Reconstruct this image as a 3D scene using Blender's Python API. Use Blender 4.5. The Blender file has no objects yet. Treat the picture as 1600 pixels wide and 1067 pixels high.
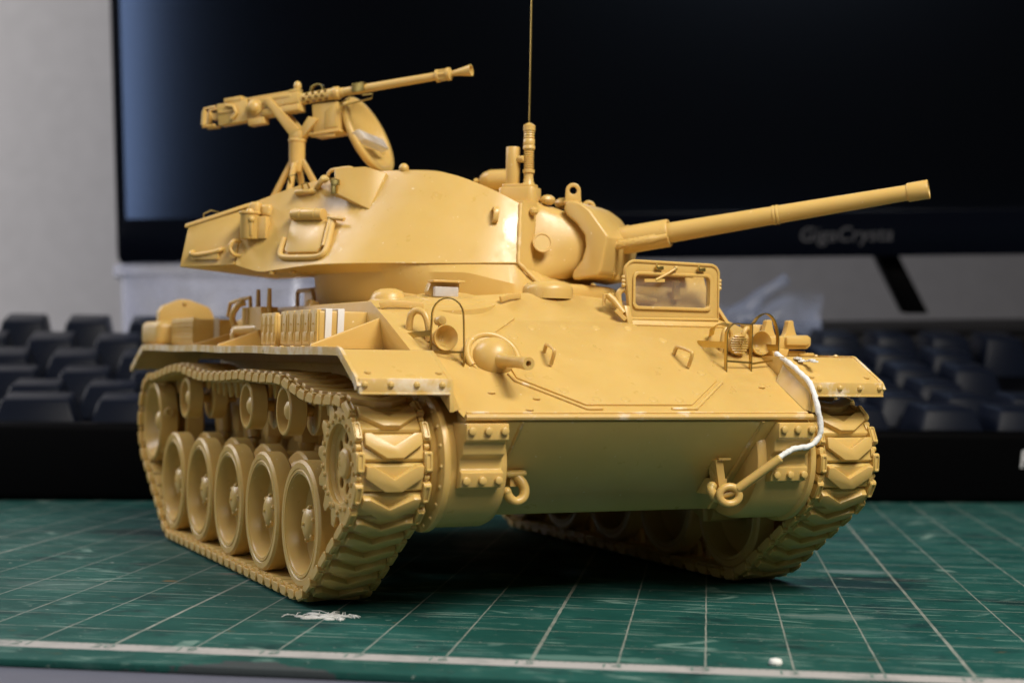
import bpy, bmesh, math, random
from mathutils import Matrix, Vector
from mathutils import noise as mnoise
R = math.radians
PI = math.pi
rnd = random.Random(7)
sc = bpy.context.scene
col = sc.collection
sc.unit_settings.scale_length = 0.01            # one unit is one centimetre

# ------------------------------------------------------------------ camera
YAW, PITCH, ROLL = 0.4300, 0.0090, 0.0160
CAM = Vector((-11.04, -26.518, 3.614))
fw = Vector((math.sin(YAW) * math.cos(PITCH), math.cos(YAW) * math.cos(PITCH), math.sin(PITCH)))
rt = Vector((math.cos(YAW), -math.sin(YAW), 0))
up = rt.cross(fw)
cr, sr = math.cos(ROLL), math.sin(ROLL)
rr, uu = rt * cr + up * sr, -rt * sr + up * cr
cd = bpy.data.cameras.new('camera')
cam = bpy.data.objects.new('camera', cd)
col.objects.link(cam)
cam.matrix_world = Matrix(((rr.x, uu.x, -fw.x, CAM.x), (rr.y, uu.y, -fw.y, CAM.y), (rr.z, uu.z, -fw.z, CAM.z), (0, 0, 0, 1)))
cd.sensor_width = 36
cd.lens = 2520.2 / 1600 * 36
cd.clip_start, cd.clip_end = 0.5, 2000
cd.dof.use_dof = True
cd.dof.focus_distance = 23.6
cd.dof.aperture_fstop = 0.29
sc.camera = cam

# ------------------------------------------------------------------ world and lamps
w = bpy.data.worlds.new('World'); sc.world = w; w.use_nodes = True
w.node_tree.nodes['Background'].inputs[0].default_value = (1.0, 0.74, 0.44, 1)
w.node_tree.nodes['Background'].inputs[1].default_value = 0.022
sc.view_settings.view_transform = 'Standard'
sc.view_settings.look = 'None'
sc.view_settings.exposure = 0.0
sc.view_settings.gamma = 1.0

def cam_pt(x, d, z):
    """a point x to the right of and d in front of the camera's foot, at height z"""
    return Vector((CAM.x + rt.x * x + math.sin(YAW) * d, CAM.y + rt.y * x + math.cos(YAW) * d, z))

def area(name, loc, target, size, sizey, power, colour):
    l = bpy.data.lights.new(name, 'AREA'); l.shape = 'RECTANGLE'; l.size = size; l.size_y = sizey
    l.energy = power; l.color = colour
    o = bpy.data.objects.new(name, l); col.objects.link(o)
    o.location = loc
    o.rotation_euler = (Vector(target) - Vector(loc)).to_track_quat('-Z', 'Y').to_euler()
    return o
area('desk_lamp', Vector((8.5, -31, 39)), (0, -2, 3), 13, 13, 20300, (1.0, 0.95, 0.87))
area('side_lamp', cam_pt(-38, 36, 47), cam_pt(-2, 28, 3), 18, 18, 11000, (0.90, 0.90, 1.0))
area('screen_glow_fill', cam_pt(-29.6, -2, 17.5), cam_pt(-10, 60, 14), 3, 32, 2300, (0.82, 0.88, 1.0))  # added unseen strip, mirrored by the screen as the glow at its left
area('front_fill', Vector((-6, -64, 54)), (0, 0, 3), 26, 26, 26000, (1.0, 0.92, 0.78))  # fill added behind the camera to brighten the nose plate and tracks
area('wall_fill', cam_pt(-98, 76, 52), cam_pt(-60, 112, 20), 30, 30, 82000, (1.0, 0.97, 0.95))  # extra lamp out of view, added to brighten the left of the wall

# ------------------------------------------------------------------ materials
def nmat(name):
    m = bpy.data.materials.new(name); m.use_nodes = True
    nt = m.node_tree
    return m, nt, nt.nodes['Principled BSDF']

def add(nt, kind, **kw):
    n = nt.nodes.new(kind)
    for k, v in kw.items():
        if k.startswith('i_'):
            n.inputs[k[2:].replace('_', ' ')].default_value = v
        else:
            setattr(n, k, v)
    return n

def noise_tex(nt, scale, detail=4, rough=0.55, coord='Object'):
    tc = add(nt, 'ShaderNodeTexCoord')
    n = add(nt, 'ShaderNodeTexNoise')
    n.inputs['Scale'].default_value = scale; n.inputs['Detail'].default_value = detail; n.inputs['Roughness'].default_value = rough
    nt.links.new(tc.outputs[coord], n.inputs['Vector'])
    return n

def ramp(nt, src, a, b, ca=(0, 0, 0, 1), cb=(1, 1, 1, 1)):
    r = add(nt, 'ShaderNodeValToRGB')
    r.color_ramp.elements[0].position = a; r.color_ramp.elements[1].position = b
    r.color_ramp.elements[0].color = ca; r.color_ramp.elements[1].color = cb
    nt.links.new(src, r.inputs[0])
    return r

def mix_col(nt, fac, a, b):
    m = add(nt, 'ShaderNodeMix', data_type='RGBA')
    for s, v in ((6, a), (7, b)):
        if hasattr(v, 'links'):
            nt.links.new(v, m.inputs[s])
        else:
            m.inputs[s].default_value = v
    if hasattr(fac, 'links'):
        nt.links.new(fac, m.inputs[0])
    else:
        m.inputs[0].default_value = fac
    return m.outputs[2]

TAN = (0.64, 0.425, 0.131, 1)
def plastic(name, scuff=0.0, gloss=0.35, spots=True, sss=0.28):
    m, nt, b = nmat(name)
    n1 = noise_tex(nt, 1.3, 5)
    r1 = ramp(nt, n1.outputs[0], 0.35, 0.7)
    c = mix_col(nt, r1.outputs[0], TAN, (0.61, 0.398, 0.117, 1))
    if spots:                                    # dust specks and glue dots
        n2 = noise_tex(nt, 16, 2, 0.5)
        r2 = ramp(nt, n2.outputs[0], 0.735, 0.77)
        c = mix_col(nt, r2.outputs[0], c, (0.80, 0.66, 0.42, 1))
    if scuff:
        n3 = noise_tex(nt, 3.0, 4, 0.6)
        r3 = ramp(nt, n3.outputs[0], 0.62 - scuff * 0.25, 0.72 - scuff * 0.15)
        c = mix_col(nt, r3.outputs[0], c, (0.76, 0.62, 0.42, 1))
    nt.links.new(c, b.inputs['Base Color'])
    n4 = noise_tex(nt, 5, 5)
    r4 = ramp(nt, n4.outputs[0], 0.3, 0.75, (gloss - .07,) * 3 + (1,), (gloss + .1,) * 3 + (1,))
    n6 = noise_tex(nt, 3.1, 5, 0.6)                # smears of liquid cement dry shiny
    r6 = ramp(nt, n6.outputs[0], 0.645, 0.69)
    mr = add(nt, 'ShaderNodeMix', data_type='FLOAT')
    nt.links.new(r6.outputs[0], mr.inputs[0]); nt.links.new(r4.outputs[0], mr.inputs[2]); mr.inputs[3].default_value = 0.17
    nt.links.new(mr.outputs[0], b.inputs['Roughness'])
    b.inputs['Subsurface Weight'].default_value = sss
    b.inputs['Subsurface Radius'].default_value = (1.0, 0.55, 0.12)
    b.inputs['Subsurface Scale'].default_value = 0.07
    n5 = noise_tex(nt, 40, 3)
    bp = add(nt, 'ShaderNodeBump'); bp.inputs['Strength'].default_value = 0.12; bp.inputs['Distance'].default_value = 0.01
    nt.links.new(n5.outputs[0], bp.inputs['Height']); nt.links.new(bp.outputs[0], b.inputs['Normal'])
    return m

def simple(name, colr, rough=0.5, metal=0.0, spec=0.5, bump=0.0, bscale=30, coat=0.0):
    m, nt, b = nmat(name)
    n = noise_tex(nt, bscale * 0.3, 4)
    c = mix_col(nt, n.outputs[0], tuple(x * 0.88 for x in colr[:3]) + (1,), tuple(min(1, x * 1.1) for x in colr[:3]) + (1,))
    nt.links.new(c, b.inputs['Base Color'])
    b.inputs['Roughness'].default_value = rough; b.inputs['Metallic'].default_value = metal
    b.inputs['Specular IOR Level'].default_value = spec
    b.inputs['Coat Weight'].default_value = coat
    if bump:
        n2 = noise_tex(nt, bscale, 4)
        bp = add(nt, 'ShaderNodeBump'); bp.inputs['Strength'].default_value = bump; bp.inputs['Distance'].default_value = 0.02
        nt.links.new(n2.outputs[0], bp.inputs['Height']); nt.links.new(bp.outputs[0], b.inputs['Normal'])
    return m

M = {}
M['tan'] = plastic('tan_plastic')
M['scuff'] = plastic('scuffed_tan_plastic', scuff=0.75, gloss=0.5)
M['rub'] = plastic('rubbed_tan_plastic', scuff=0.22, gloss=0.5)
M['plain'] = plastic('plain_tan_plastic', spots=False)
M['small'] = plastic('small_part_tan_plastic', spots=False, sss=0.0)
M['brass'] = simple('etched_brass', (0.56, 0.40, 0.12), 0.36, 1.0)
M['white'] = simple('white_string_fibre', (0.78, 0.78, 0.76), 0.75, bump=0.6, bscale=22)
M['putty'] = simple('white_putty', (0.82, 0.81, 0.78), 0.55, bump=0.4, bscale=14)
M['black'] = simple('black_case_plastic', (0.0012, 0.0012, 0.0015), 0.4, spec=0.05)
M['key'] = simple('black_key_plastic', (0.004, 0.0062, 0.0135), 0.36, spec=0.10, bump=0.15, bscale=50)
M['bezel'] = simple('black_bezel_plastic', (0.002, 0.0028, 0.006), 0.22, spec=0.06)
M['logo'] = simple('silver_print', (0.62, 0.62, 0.64), 0.45)
M['logo_grey'] = simple('grey_print', (0.05, 0.05, 0.06), 0.5)
M['wall'] = simple('painted_wall', (0.50, 0.49, 0.50), 0.85, bump=0.2, bscale=3)
M['desk'] = simple('grey_desk_top', (0.10, 0.105, 0.14), 0.55, bump=0.2, bscale=8)

def clear(name, tint, rough, alpha, dust=0.0, edge=0.35):
    """clear styrene: mostly see-through, with a gloss and some dust on it"""
    m, nt, b = nmat(name)
    b.inputs['Base Color'].default_value = tint
    b.inputs['Roughness'].default_value = rough
    out = nt.nodes['Material Output']
    tr = add(nt, 'ShaderNodeBsdfTransparent')
    ms = add(nt, 'ShaderNodeMixShader')
    n = noise_tex(nt, 26 if dust else 0.7, 5, 0.65)
    r = ramp(nt, n.outputs[0], 0.42 + dust * 1.6, 0.72 + dust, (alpha,) * 3 + (1,), (min(1, alpha + 0.35 + dust),) * 3 + (1,))
    fr = add(nt, 'ShaderNodeLayerWeight'); fr.inputs[0].default_value = edge
    mx = add(nt, 'ShaderNodeMath', operation='MAXIMUM')
    nt.links.new(r.outputs[0], mx.inputs[0]); nt.links.new(fr.outputs['Facing'], mx.inputs[1])
    sub = add(nt, 'ShaderNodeMath', operation='MULTIPLY'); sub.inputs[1].default_value = 0.9
    nt.links.new(mx.outputs[0], sub.inputs[0])
    nt.links.new(sub.outputs[0], ms.inputs[0]); nt.links.new(tr.outputs[0], ms.inputs[1]); nt.links.new(b.outputs[0], ms.inputs[2])
    nt.links.new(ms.outputs[0], out.inputs[0])
    return m
M['pane'] = clear('dusty_clear_styrene', (0.60, 0.55, 0.48, 1), 0.2, 0.06, 0.1)
M['clear'] = clear('frosted_clear_plastic', (0.60, 0.63, 0.80, 1), 0.14, 0.08, edge=0.22)
M['bag'] = clear('crinkled_clear_film', (0.30, 0.35, 0.50, 1), 0.12, 0.16, edge=0.42)
M['block'] = clear('clear_vision_block', (0.78, 0.74, 0.70, 1), 0.2, 0.6)
M['tape'] = clear('white_masking_strip', (0.86, 0.85, 0.83, 1), 0.5, 0.8)

# ------------------------------------------------------------------ mesh helpers
class MB:
    def __init__(self, mat=None):
        self.v, self.f, self.m = [], [], mat or Matrix()
    def pts(self, vs):
        o = len(self.v); self.v += [self.m @ Vector(p) for p in vs]; return o
    def face(self, *ps):
        o = self.pts(ps); self.f.append(list(range(o, o + len(ps))))
    def mesh(self, vs, fs):
        o = self.pts(vs); self.f += [[i + o for i in f] for f in fs]
        return self
    def box(self, c, s, rot=None):
        r = rot or Matrix()
        c = Vector(c)
        vs = [c + r @ Vector((x * s[0] / 2, y * s[1] / 2, z * s[2] / 2)) for x in (-1, 1) for y in (-1, 1) for z in (-1, 1)]
        return self.mesh(vs, [[0, 1, 3, 2], [4, 6, 7, 5], [0, 4, 5, 1], [2, 3, 7, 6], [0, 2, 6, 4], [1, 5, 7, 3]])
    def hexa(self, low, top):
        """solid between two matching polygons"""
        n = len(low)
        return self.mesh(list(low) + list(top), [list(range(n))[::-1], list(range(n, 2 * n))] + [[i, (i + 1) % n, n + (i + 1) % n, n + i] for i in range(n)])
    def lathe(self, prof, org=(0, 0, 0), axis=(1, 0, 0), n=32, closed=False):
        """prof: (radius, distance along axis) pairs; ends are capped unless closed makes a ring"""
        ax = Vector(axis).normalized()
        a = ax.orthogonal().normalized(); b = ax.cross(a)
        org = Vector(org)
        vs, fs = [], []
        for r_, h in prof:
            for k in range(n):
                t = 2 * PI * k / n
                vs.append(org + ax * h + (a * math.cos(t) + b * math.sin(t)) * max(r_, 1e-5))
        m = len(prof)
        for i in range(m if closed else m - 1):
            j = (i + 1) % m
            for k in range(n):
                fs.append([i * n + k, i * n + (k + 1) % n, j * n + (k + 1) % n, j * n + k])
        if not closed:
            if prof[0][0] > 1e-4: fs.append(list(range(n))[::-1])
            if prof[-1][0] > 1e-4: fs.append([(m - 1) * n + k for k in range(n)])
        return self.mesh(vs, fs)
    def cyl(self, p0, p1, r0, r1=None, n=20):
        p0, p1 = Vector(p0), Vector(p1)
        return self.lathe([(r0, 0), (r0 if r1 is None else r1, (p1 - p0).length)], p0, p1 - p0, n)
    def ball(self, c, r, n=16, squash=(1, 1, 1)):
        vs, fs = [], []
        h = n // 2
        for i in range(h + 1):
            for k in range(n):
                a, b = PI * i / h, 2 * PI * k / n
                vs.append((c[0] + r * squash[0] * math.sin(a) * math.cos(b), c[1] + r * squash[1] * math.sin(a) * math.sin(b), c[2] + r * squash[2] * math.cos(a)))
        for i in range(h):
            for k in range(n):
                fs.append([i * n + k, (i + 1) * n + k, (i + 1) * n + (k + 1) % n, i * n + (k + 1) % n])
        return self.mesh(vs, fs)
    def tube(self, pts, r, n=8, closed=False, flat=None):
        """round tube along points, or a flat strip section when flat=(width, thickness, width axis)"""
        P = [Vector(p) for p in pts]
        m = len(P)
        vs, fs = [], []
        prev = None
        for i, p in enumerate(P):
            if closed: t = P[(i + 1) % m] - P[i - 1]
            else: t = P[min(i + 1, m - 1)] - P[max(i - 1, 0)]
            t.normalize()
            if flat:
                a = Vector(flat[2]); a = (a - t * a.dot(t)).normalized(); b = t.cross(a)
                for x, y in ((1, 1), (-1, 1), (-1, -1), (1, -1)):
                    vs.append(p + a * x * flat[0] / 2 + b * y * flat[1] / 2)
            else:
                if prev is None: a = t.orthogonal().normalized()
                else: a = (prev - t * prev.dot(t)).normalized()
                prev = a; b = t.cross(a)
                rad = r[i] if isinstance(r, (list, tuple)) else r
                for k in range(n):
                    q = 2 * PI * k / n
                    vs.append(p + (a * math.cos(q) + b * math.sin(q)) * rad)
        if flat: n = 4
        for i in range(m if closed else m - 1):
            j = (i + 1) % m
            for k in range(n):
                fs.append([i * n + k, i * n + (k + 1) % n, j * n + (k + 1) % n, j * n + k])
        if not closed:
            fs.append(list(range(n))[::-1]); fs.append([(m - 1) * n + k for k in range(n)])
        return self.mesh(vs, fs)
    def prism(self, poly, d0, d1, frame):
        """polygon (u, v) pushed from d0 to d1; frame = (origin, u axis, v axis, depth axis)"""
        o, u, v, d = (Vector(x) for x in frame)
        low = [o + u * a + v * b + d * d0 for a, b in poly]
        top = [o + u * a + v * b + d * d1 for a, b in poly]
        return self.hexa(low, top)
    def plate(self, outer, holes, d0, d1, frame):
        """flat plate with holes"""
        o, u, v, d = (Vector(x) for x in frame)
        bm = bmesh.new()
        es = []
        for loop in [outer] + holes:
            vs = [bm.verts.new((a, b, 0)) for a, b in loop]
            es += [bm.edges.new((vs[i], vs[(i + 1) % len(vs)])) for i in range(len(vs))]
        bmesh.ops.triangle_fill(bm, use_beauty=True, use_dissolve=False, edges=es)
        bm.verts.index_update()
        V = [tuple(x.co) for x in bm.verts]; F = [[x.index for x in f.verts] for f in bm.faces]
        bm.free()
        n = len(V)
        vs = [o + u * a + v * b + d * d0 for a, b, _ in V] + [o + u * a + v * b + d * d1 for a, b, _ in V]
        fs = [f[::-1] for f in F] + [[i + n for i in f] for f in F]
        k = 0
        for loop in [outer] + holes:
            m = len(loop)
            for i in range(m):
                a, b = k + i, k + (i + 1) % m
                fs.append([a, b, b + n, a + n])
            k += m
        return self.mesh(vs, fs)
    def data(self, name, mat, bevel=0.0, seg=2, angle=32, merge=True):
        bm = bmesh.new()
        vs = [bm.verts.new(v) for v in self.v]
        for f in self.f:
            try: bm.faces.new([vs[i] for i in f])
            except ValueError: pass
        if merge: bmesh.ops.remove_doubles(bm, verts=bm.verts, dist=1e-4)
        bmesh.ops.recalc_face_normals(bm, faces=bm.faces)
        if bevel:
            ed = [e for e in bm.edges if len(e.link_faces) == 2 and e.calc_face_angle(0) > R(28)]
            bmesh.ops.bevel(bm, geom=ed, offset=bevel, segments=seg, profile=0.5, affect='EDGES', clamp_overlap=True)
        me = bpy.data.meshes.new(name)
        bm.to_mesh(me); bm.free()
        for p in me.polygons: p.use_smooth = True
        me.set_sharp_from_angle(angle=R(angle))
        if mat: me.materials.append(mat)
        return me
    def build(self, name, mat, parent=None, **kw):
        return put(name, self.data(name, mat, **kw), parent)

def put(name, data, parent=None, loc=None, rot=None):
    o = bpy.data.objects.new(name, data); col.objects.link(o)
    if parent: o.parent = parent
    if loc is not None: o.location = loc
    if rot is not None: o.rotation_euler = rot
    return o

def thing(o, label, cat, group=None):
    o['label'] = label; o['category'] = cat
    if group: o['group'] = group
    return o

def rrect(w_, h_, r, n=5, cx=0, cy=0):
    pts = []
    for sx, sy, a0 in ((1, 1, 0), (-1, 1, 90), (-1, -1, 180), (1, -1, 270)):
        for k in range(n + 1):
            a = R(a0 + 90 * k / n)
            pts.append((cx + sx * (w_ / 2 - r) + r * math.cos(a), cy + sy * (h_ / 2 - r) + r * math.sin(a)))
    return pts
def circ(r, n=24, cx=0, cy=0, a0=0, a1=360):
    full = a1 - a0 >= 360
    return [(cx + r * math.cos(R(a0 + (a1 - a0) * k / (n if full else n - 1))), cy + r * math.sin(R(a0 + (a1 - a0) * k / (n if full else n - 1)))) for k in range(n)]
def smooth(pts, n=6, closed=False):
    """Catmull-Rom through points of any dimension"""
    P = [list(p) for p in pts]; m = len(P); out = []
    for i in range(m if closed else m - 1):
        g = (lambda k: P[k % m]) if closed else (lambda k: P[min(max(k, 0), m - 1)])
        a, b, c, d = g(i - 1), g(i), g(i + 1), g(i + 2)
        for k in range(n):
            t = k / n
            out.append(tuple(0.5 * (2 * b[j] + (c[j] - a[j]) * t + (2 * a[j] - 5 * b[j] + 4 * c[j] - d[j]) * t * t + (3 * b[j] - a[j] - 3 * c[j] + d[j]) * t ** 3) for j in range(len(b))))
    if not closed: out.append(tuple(P[-1]))
    return out
X3, Y3, Z3 = Vector((1, 0, 0)), Vector((0, 1, 0)), Vector((0, 0, 1))

# ================================================================== setting
b = MB(); b.box((0, 20, -2.104), (400, 300, 4.0)); desk = b.build('desk_top', M['desk']); desk['kind'] = 'structure'
desk.rotation_euler.z = R(-31.6)
b = MB(); b.box((0, 0, 60), (500, 2, 200)); wall = b.build('wall', M['wall']); wall['kind'] = 'structure'
wall.location = cam_pt(0, 112, 0); wall.rotation_euler.z = -YAW

# ---- cutting mat
def mat_material():
    m, nt, b = nmat('green_cutting_mat')
    L = nt.links
    tc = add(nt, 'ShaderNodeTexCoord'); sep = add(nt, 'ShaderNodeSeparateXYZ'); L.new(tc.outputs['Object'], sep.inputs[0])
    def math_(op, a, b_=None, c=None):
        n = add(nt, 'ShaderNodeMath', operation=op)
        for i, v in enumerate((a, b_, c)):
            if v is None: continue
            if hasattr(v, 'links'): L.new(v, n.inputs[i])
            else: n.inputs[i].default_value = v
        return n.outputs[0]
    S = 1.03
    def line(sock, pitch, width):
        f = math_('PINGPONG', sock, pitch / 2)            # 0 on a line, pitch/2 between two
        g = math_('ABSOLUTE', f)
        return math_('LESS_THAN', g, width / 2)
    wob = noise_tex(nt, 2.0, 2)
    x, y = sep.outputs[0], sep.outputs[1]
    xs = math_('ADD', x, math_('MULTIPLY', math_('SUBTRACT', wob.outputs[0], 0.5), 0.02))
    lx = math_('MAXIMUM', line(xs, S, 0.024), line(xs, 5 * S, 0.048))
    ly = math_('MAXIMUM', line(y, S, 0.022), line(y, 5 * S, 0.036))
    inside = math_('GREATER_THAN', y, 0.0)
    ln = math_('MULTIPLY', math_('MAXIMUM', lx, ly), inside)
    wear = noise_tex(nt, 1.7, 6, 0.7)
    wr = ramp(nt, wear.outputs[0], 0.36, 0.60)
    ln = math_('MULTIPLY', ln, math_('ADD', math_('MULTIPLY', wr.outputs[0], 0.55), 0.4))
    # green body with wear
    n1 = noise_tex(nt, 0.55, 6, 0.62)
    base = mix_col(nt, ramp(nt, n1.outputs[0], 0.34, 0.68).outputs[0], (0.008, 0.053, 0.045, 1), (0.017, 0.085, 0.072, 1))
    def stretched(sx, sy, scale, lo, hi, detail=5):
        mp = add(nt, 'ShaderNodeMapping'); mp.inputs['Scale'].default_value = (sx, sy, 1)
        L.new(tc.outputs['Object'], mp.inputs[0])
        n = add(nt, 'ShaderNodeTexNoise'); n.inputs['Scale'].default_value = scale; n.inputs['Detail'].default_value = detail
        n.inputs['Roughness'].default_value = 0.65
        L.new(mp.outputs[0], n.inputs['Vector'])
        return ramp(nt, n.outputs[0], lo, hi).outputs[0]
    base = mix_col(nt, math_('MULTIPLY', stretched(0.8, 1.0, 0.9, 0.55, 0.66), 0.8), base, (0.008, 0.030, 0.030, 1))       # dark rubbed stains
    base = mix_col(nt, math_('MULTIPLY', stretched(0.8, 1.3, 1.5, 0.56, 0.74), 0.55), base, (0.08, 0.15, 0.14, 1))            # chalky rub marks
    base = mix_col(nt, math_('MULTIPLY', stretched(0.6, 1.1, 3.4, 0.66, 0.70), 0.7), base, (0.10, 0.075, 0.035, 1))          # paint spots
    base = mix_col(nt, math_('MULTIPLY', stretched(0.7, 1.0, 8.0, 0.675, 0.70, 4), 0.8), base, (0.30, 0.34, 0.30, 1))        # pale specks
    base = mix_col(nt, math_('MULTIPLY', stretched(0.8, 1.0, 7.0, 0.665, 0.69, 4), 0.85), base, (0.008, 0.016, 0.018, 1))      # dark specks
    # rubbed-in stains, chalk marks and a dark patch left of the track
    sn = noise_tex(nt, 1.6, 6, 0.7)
    def blob(cx, cy, rx, ry, amp=1.6):
        dx = math_('DIVIDE', math_('SUBTRACT', x, cx), rx); dy = math_('DIVIDE', math_('SUBTRACT', y, cy), ry)
        d_ = math_('SQRT', math_('ADD', math_('MULTIPLY', dx, dx), math_('MULTIPLY', dy, dy)))
        d_ = math_('ADD', d_, math_('MULTIPLY', math_('SUBTRACT', sn.outputs[0], 0.5), amp))
        return ramp(nt, d_, 0.55, 1.0, (1, 1, 1, 1), (0, 0, 0, 1)).outputs[0]
    for cx, cy, rx, ry, f_, c_ in ((4.5, 7.6, 1.3, 0.9, 0.75, (0.005, 0.016, 0.018, 1)), (4.9, 8.3, 1.1, 0.35, 0.8, (0.006, 0.012, 0.014, 1)), (4.55, 9.15, 0.8, 0.28, 0.55, (0.20, 0.27, 0.27, 1)),
                                   (-9.0, 11.8, 1.4, 0.7, 0.8, (0.006, 0.016, 0.017, 1)), (7.0, 6.0, 0.7, 0.5, 0.6, (0.006, 0.016, 0.018, 1)), (-7.6, 4.6, 1.4, 0.5, 0.35, (0.10, 0.15, 0.14, 1)),
                                   (3.8, 4.1, 0.9, 0.35, 0.35, (0.20, 0.29, 0.27, 1)), (-6.3, 5.4, 0.16, 0.12, 0.8, (0.16, 0.10, 0.04, 1)), (-5.6, 6.4, 0.3, 0.1, 0.6, (0.14, 0.03, 0.02, 1)), (0.6, 0.25, 1.1, 0.2, 0.5, (0.14, 0.26, 0.22, 1))):
        base = mix_col(nt, math_('MULTIPLY', blob(cx, cy, rx, ry), f_), base, c_)
    # fine cuts
    for rz, th in ((0.4, 0.012), (1.9, 0.010), (-0.9, 0.010)):
        mp = add(nt, 'ShaderNodeMapping'); mp.inputs['Rotation'].default_value = (0, 0, rz); mp.inputs['Scale'].default_value = (0.22, 2.4, 1)
        L.new(tc.outputs['Object'], mp.inputs[0])
        vo = add(nt, 'ShaderNodeTexVoronoi', feature='DISTANCE_TO_EDGE'); vo.inputs['Scale'].default_value = 0.55
        L.new(mp.outputs[0], vo.inputs['Vector'])
        cut = math_('LESS_THAN', vo.outputs[0], th)
        msk = ramp(nt, noise_tex(nt, 0.8 + th * 30, 3).outputs[0], 0.50, 0.60).outputs[0]
        base = mix_col(nt, math_('MULTIPLY', math_('MULTIPLY', cut, msk), 0.55), base, (0.20, 0.30, 0.26, 1))
    base = mix_col(nt, ln, base, (0.25, 0.26, 0.23, 1))
    # pale ruler strip along the near edge, with ticks
    st = math_('MULTIPLY', math_('LESS_THAN', y, -0.02), math_('GREATER_THAN', y, -0.41))
    st = math_('MULTIPLY', st, math_('ADD', math_('MULTIPLY', ramp(nt, noise_tex(nt, 1.2, 5, .7).outputs[0], 0.35, 0.5).outputs[0], 0.35), 0.6))
    base = mix_col(nt, st, base, (0.38, 0.36, 0.35, 1))
    tick = math_('MULTIPLY', line(x, S / 10, 0.012), math_('MULTIPLY', math_('LESS_THAN', y, -0.02), math_('GREATER_THAN', y, -0.09)))
    base = mix_col(nt, math_('MULTIPLY', tick, 0.6), base, (0.05, 0.16, 0.13, 1))
    # the skin is torn off in a few places beside the near edge
    nn = noise_tex(nt, 0.9, 5, 0.6)
    d = math_('ADD', math_('MULTIPLY', math_('ABSOLUTE', math_('SUBTRACT', x, -3.2)), 0.42), math_('ABSOLUTE', math_('ADD', y, 1.15)))
    torn = math_('LESS_THAN', math_('ADD', d, math_('MULTIPLY', math_('SUBTRACT', nn.outputs[0], 0.5), 2.0)), 0.45)
    base = mix_col(nt, torn, base, (0.045, 0.055, 0.058, 1))
    L.new(base, b.inputs['Base Color'])
    rg = ramp(nt, noise_tex(nt, 0.9, 5).outputs[0], 0.3, 0.7, (0.42,) * 3 + (1,), (0.62,) * 3 + (1,))
    L.new(rg.outputs[0], b.inputs['Roughness']); b.inputs['Specular IOR Level'].default_value = 0.13
    nb = noise_tex(nt, 9, 5, 0.7)
    bp = add(nt, 'ShaderNodeBump'); bp.inputs['Strength'].default_value = 0.25; bp.inputs['Distance'].default_value = 0.02
    L.new(nb.outputs[0], bp.inputs['Height']); L.new(bp.outputs[0], b.inputs['Normal'])
    return m
M['mat'] = mat_material()
M['numeral'] = simple('green_ruler_print', (0.12, 0.20, 0.17), 0.6)
b = MB(); b.box((0, 22.8, -0.05), (74, 47.9, 0.1))
mat = b.build('cutting_mat', M['mat'], bevel=0.02)
mat.location = (-2.75, -9.14, 0); mat.rotation_euler.z = R(-31.6)
thing(mat, 'worn green cutting mat with pale centimetre grid lying under the tank', 'cutting mat')
def text_mesh(name, body, size, mat_, shear=0.0, depth=0.0, spacing=1.0):
    c = bpy.data.curves.new(name, 'FONT'); c.body = body; c.size = size; c.shear = shear; c.extrude = depth
    c.space_character = spacing; c.align_x = 'CENTER'; c.align_y = 'CENTER'; c.resolution_u = 3
    t = bpy.data.objects.new(name, c); col.objects.link(t)
    dg = bpy.context.evaluated_depsgraph_get()
    me = bpy.data.meshes.new_from_object(t.evaluated_get(dg))
    bpy.data.objects.remove(t); me.materials.clear(); me.materials.append(mat_)
    return me
for k in range(-12, 8):
    put('ruler_numeral', text_mesh('ruler_numeral', str(15 - k), 0.30, M['numeral']), mat, loc=(k * 1.03 - 0.08, -0.19, 0.004))
# scraps of putty and shavings on the mat
b = MB()
for k in range(46):
    a = rnd.uniform(0, 2 * PI); q = rnd.uniform(0, 1) ** 0.7
    b.ball((q * 0.42 * math.cos(a), q * 0.26 * math.sin(a), 0.004), rnd.uniform(0.02, 0.06), 6, (1.7, 1.0, 0.35))
for k in range(22):
    a = rnd.uniform(0, 2 * PI); q = rnd.uniform(0.2, 0.5); l_ = rnd.uniform(0.1, 0.28); c_ = rnd.uniform(0, 2 * PI)
    p = Vector((q * math.cos(a), q * 0.5 * math.sin(a), 0.012))
    b.tube([p, p + Vector((l_ * math.cos(c_) * .5, l_ * math.sin(c_) * .3, 0.03)), p + Vector((l_ * math.cos(c_), l_ * math.sin(c_), 0.015))], 0.006, 4)
o = b.build('putty_smear', M['putty']); o.location = (-4.05, -5.35, 0.003); o.rotation_euler.z = R(-30)
thing(o, 'rough smear of white putty dust on the mat in front of the left track', 'putty')
b = MB(); b.lathe([(0.0, 0), (0.075, 0.0), (0.085, 0.03), (0.07, 0.07), (0.0, 0.085)], axis=Z3, n=9)
o = b.build('white_pellet', M['putty'], bevel=0.006); o.location = (-0.15, -10.42, 0.002)
thing(o, 'tiny white plastic pellet on the mat beside the ruler strip', 'plastic scrap')

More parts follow.
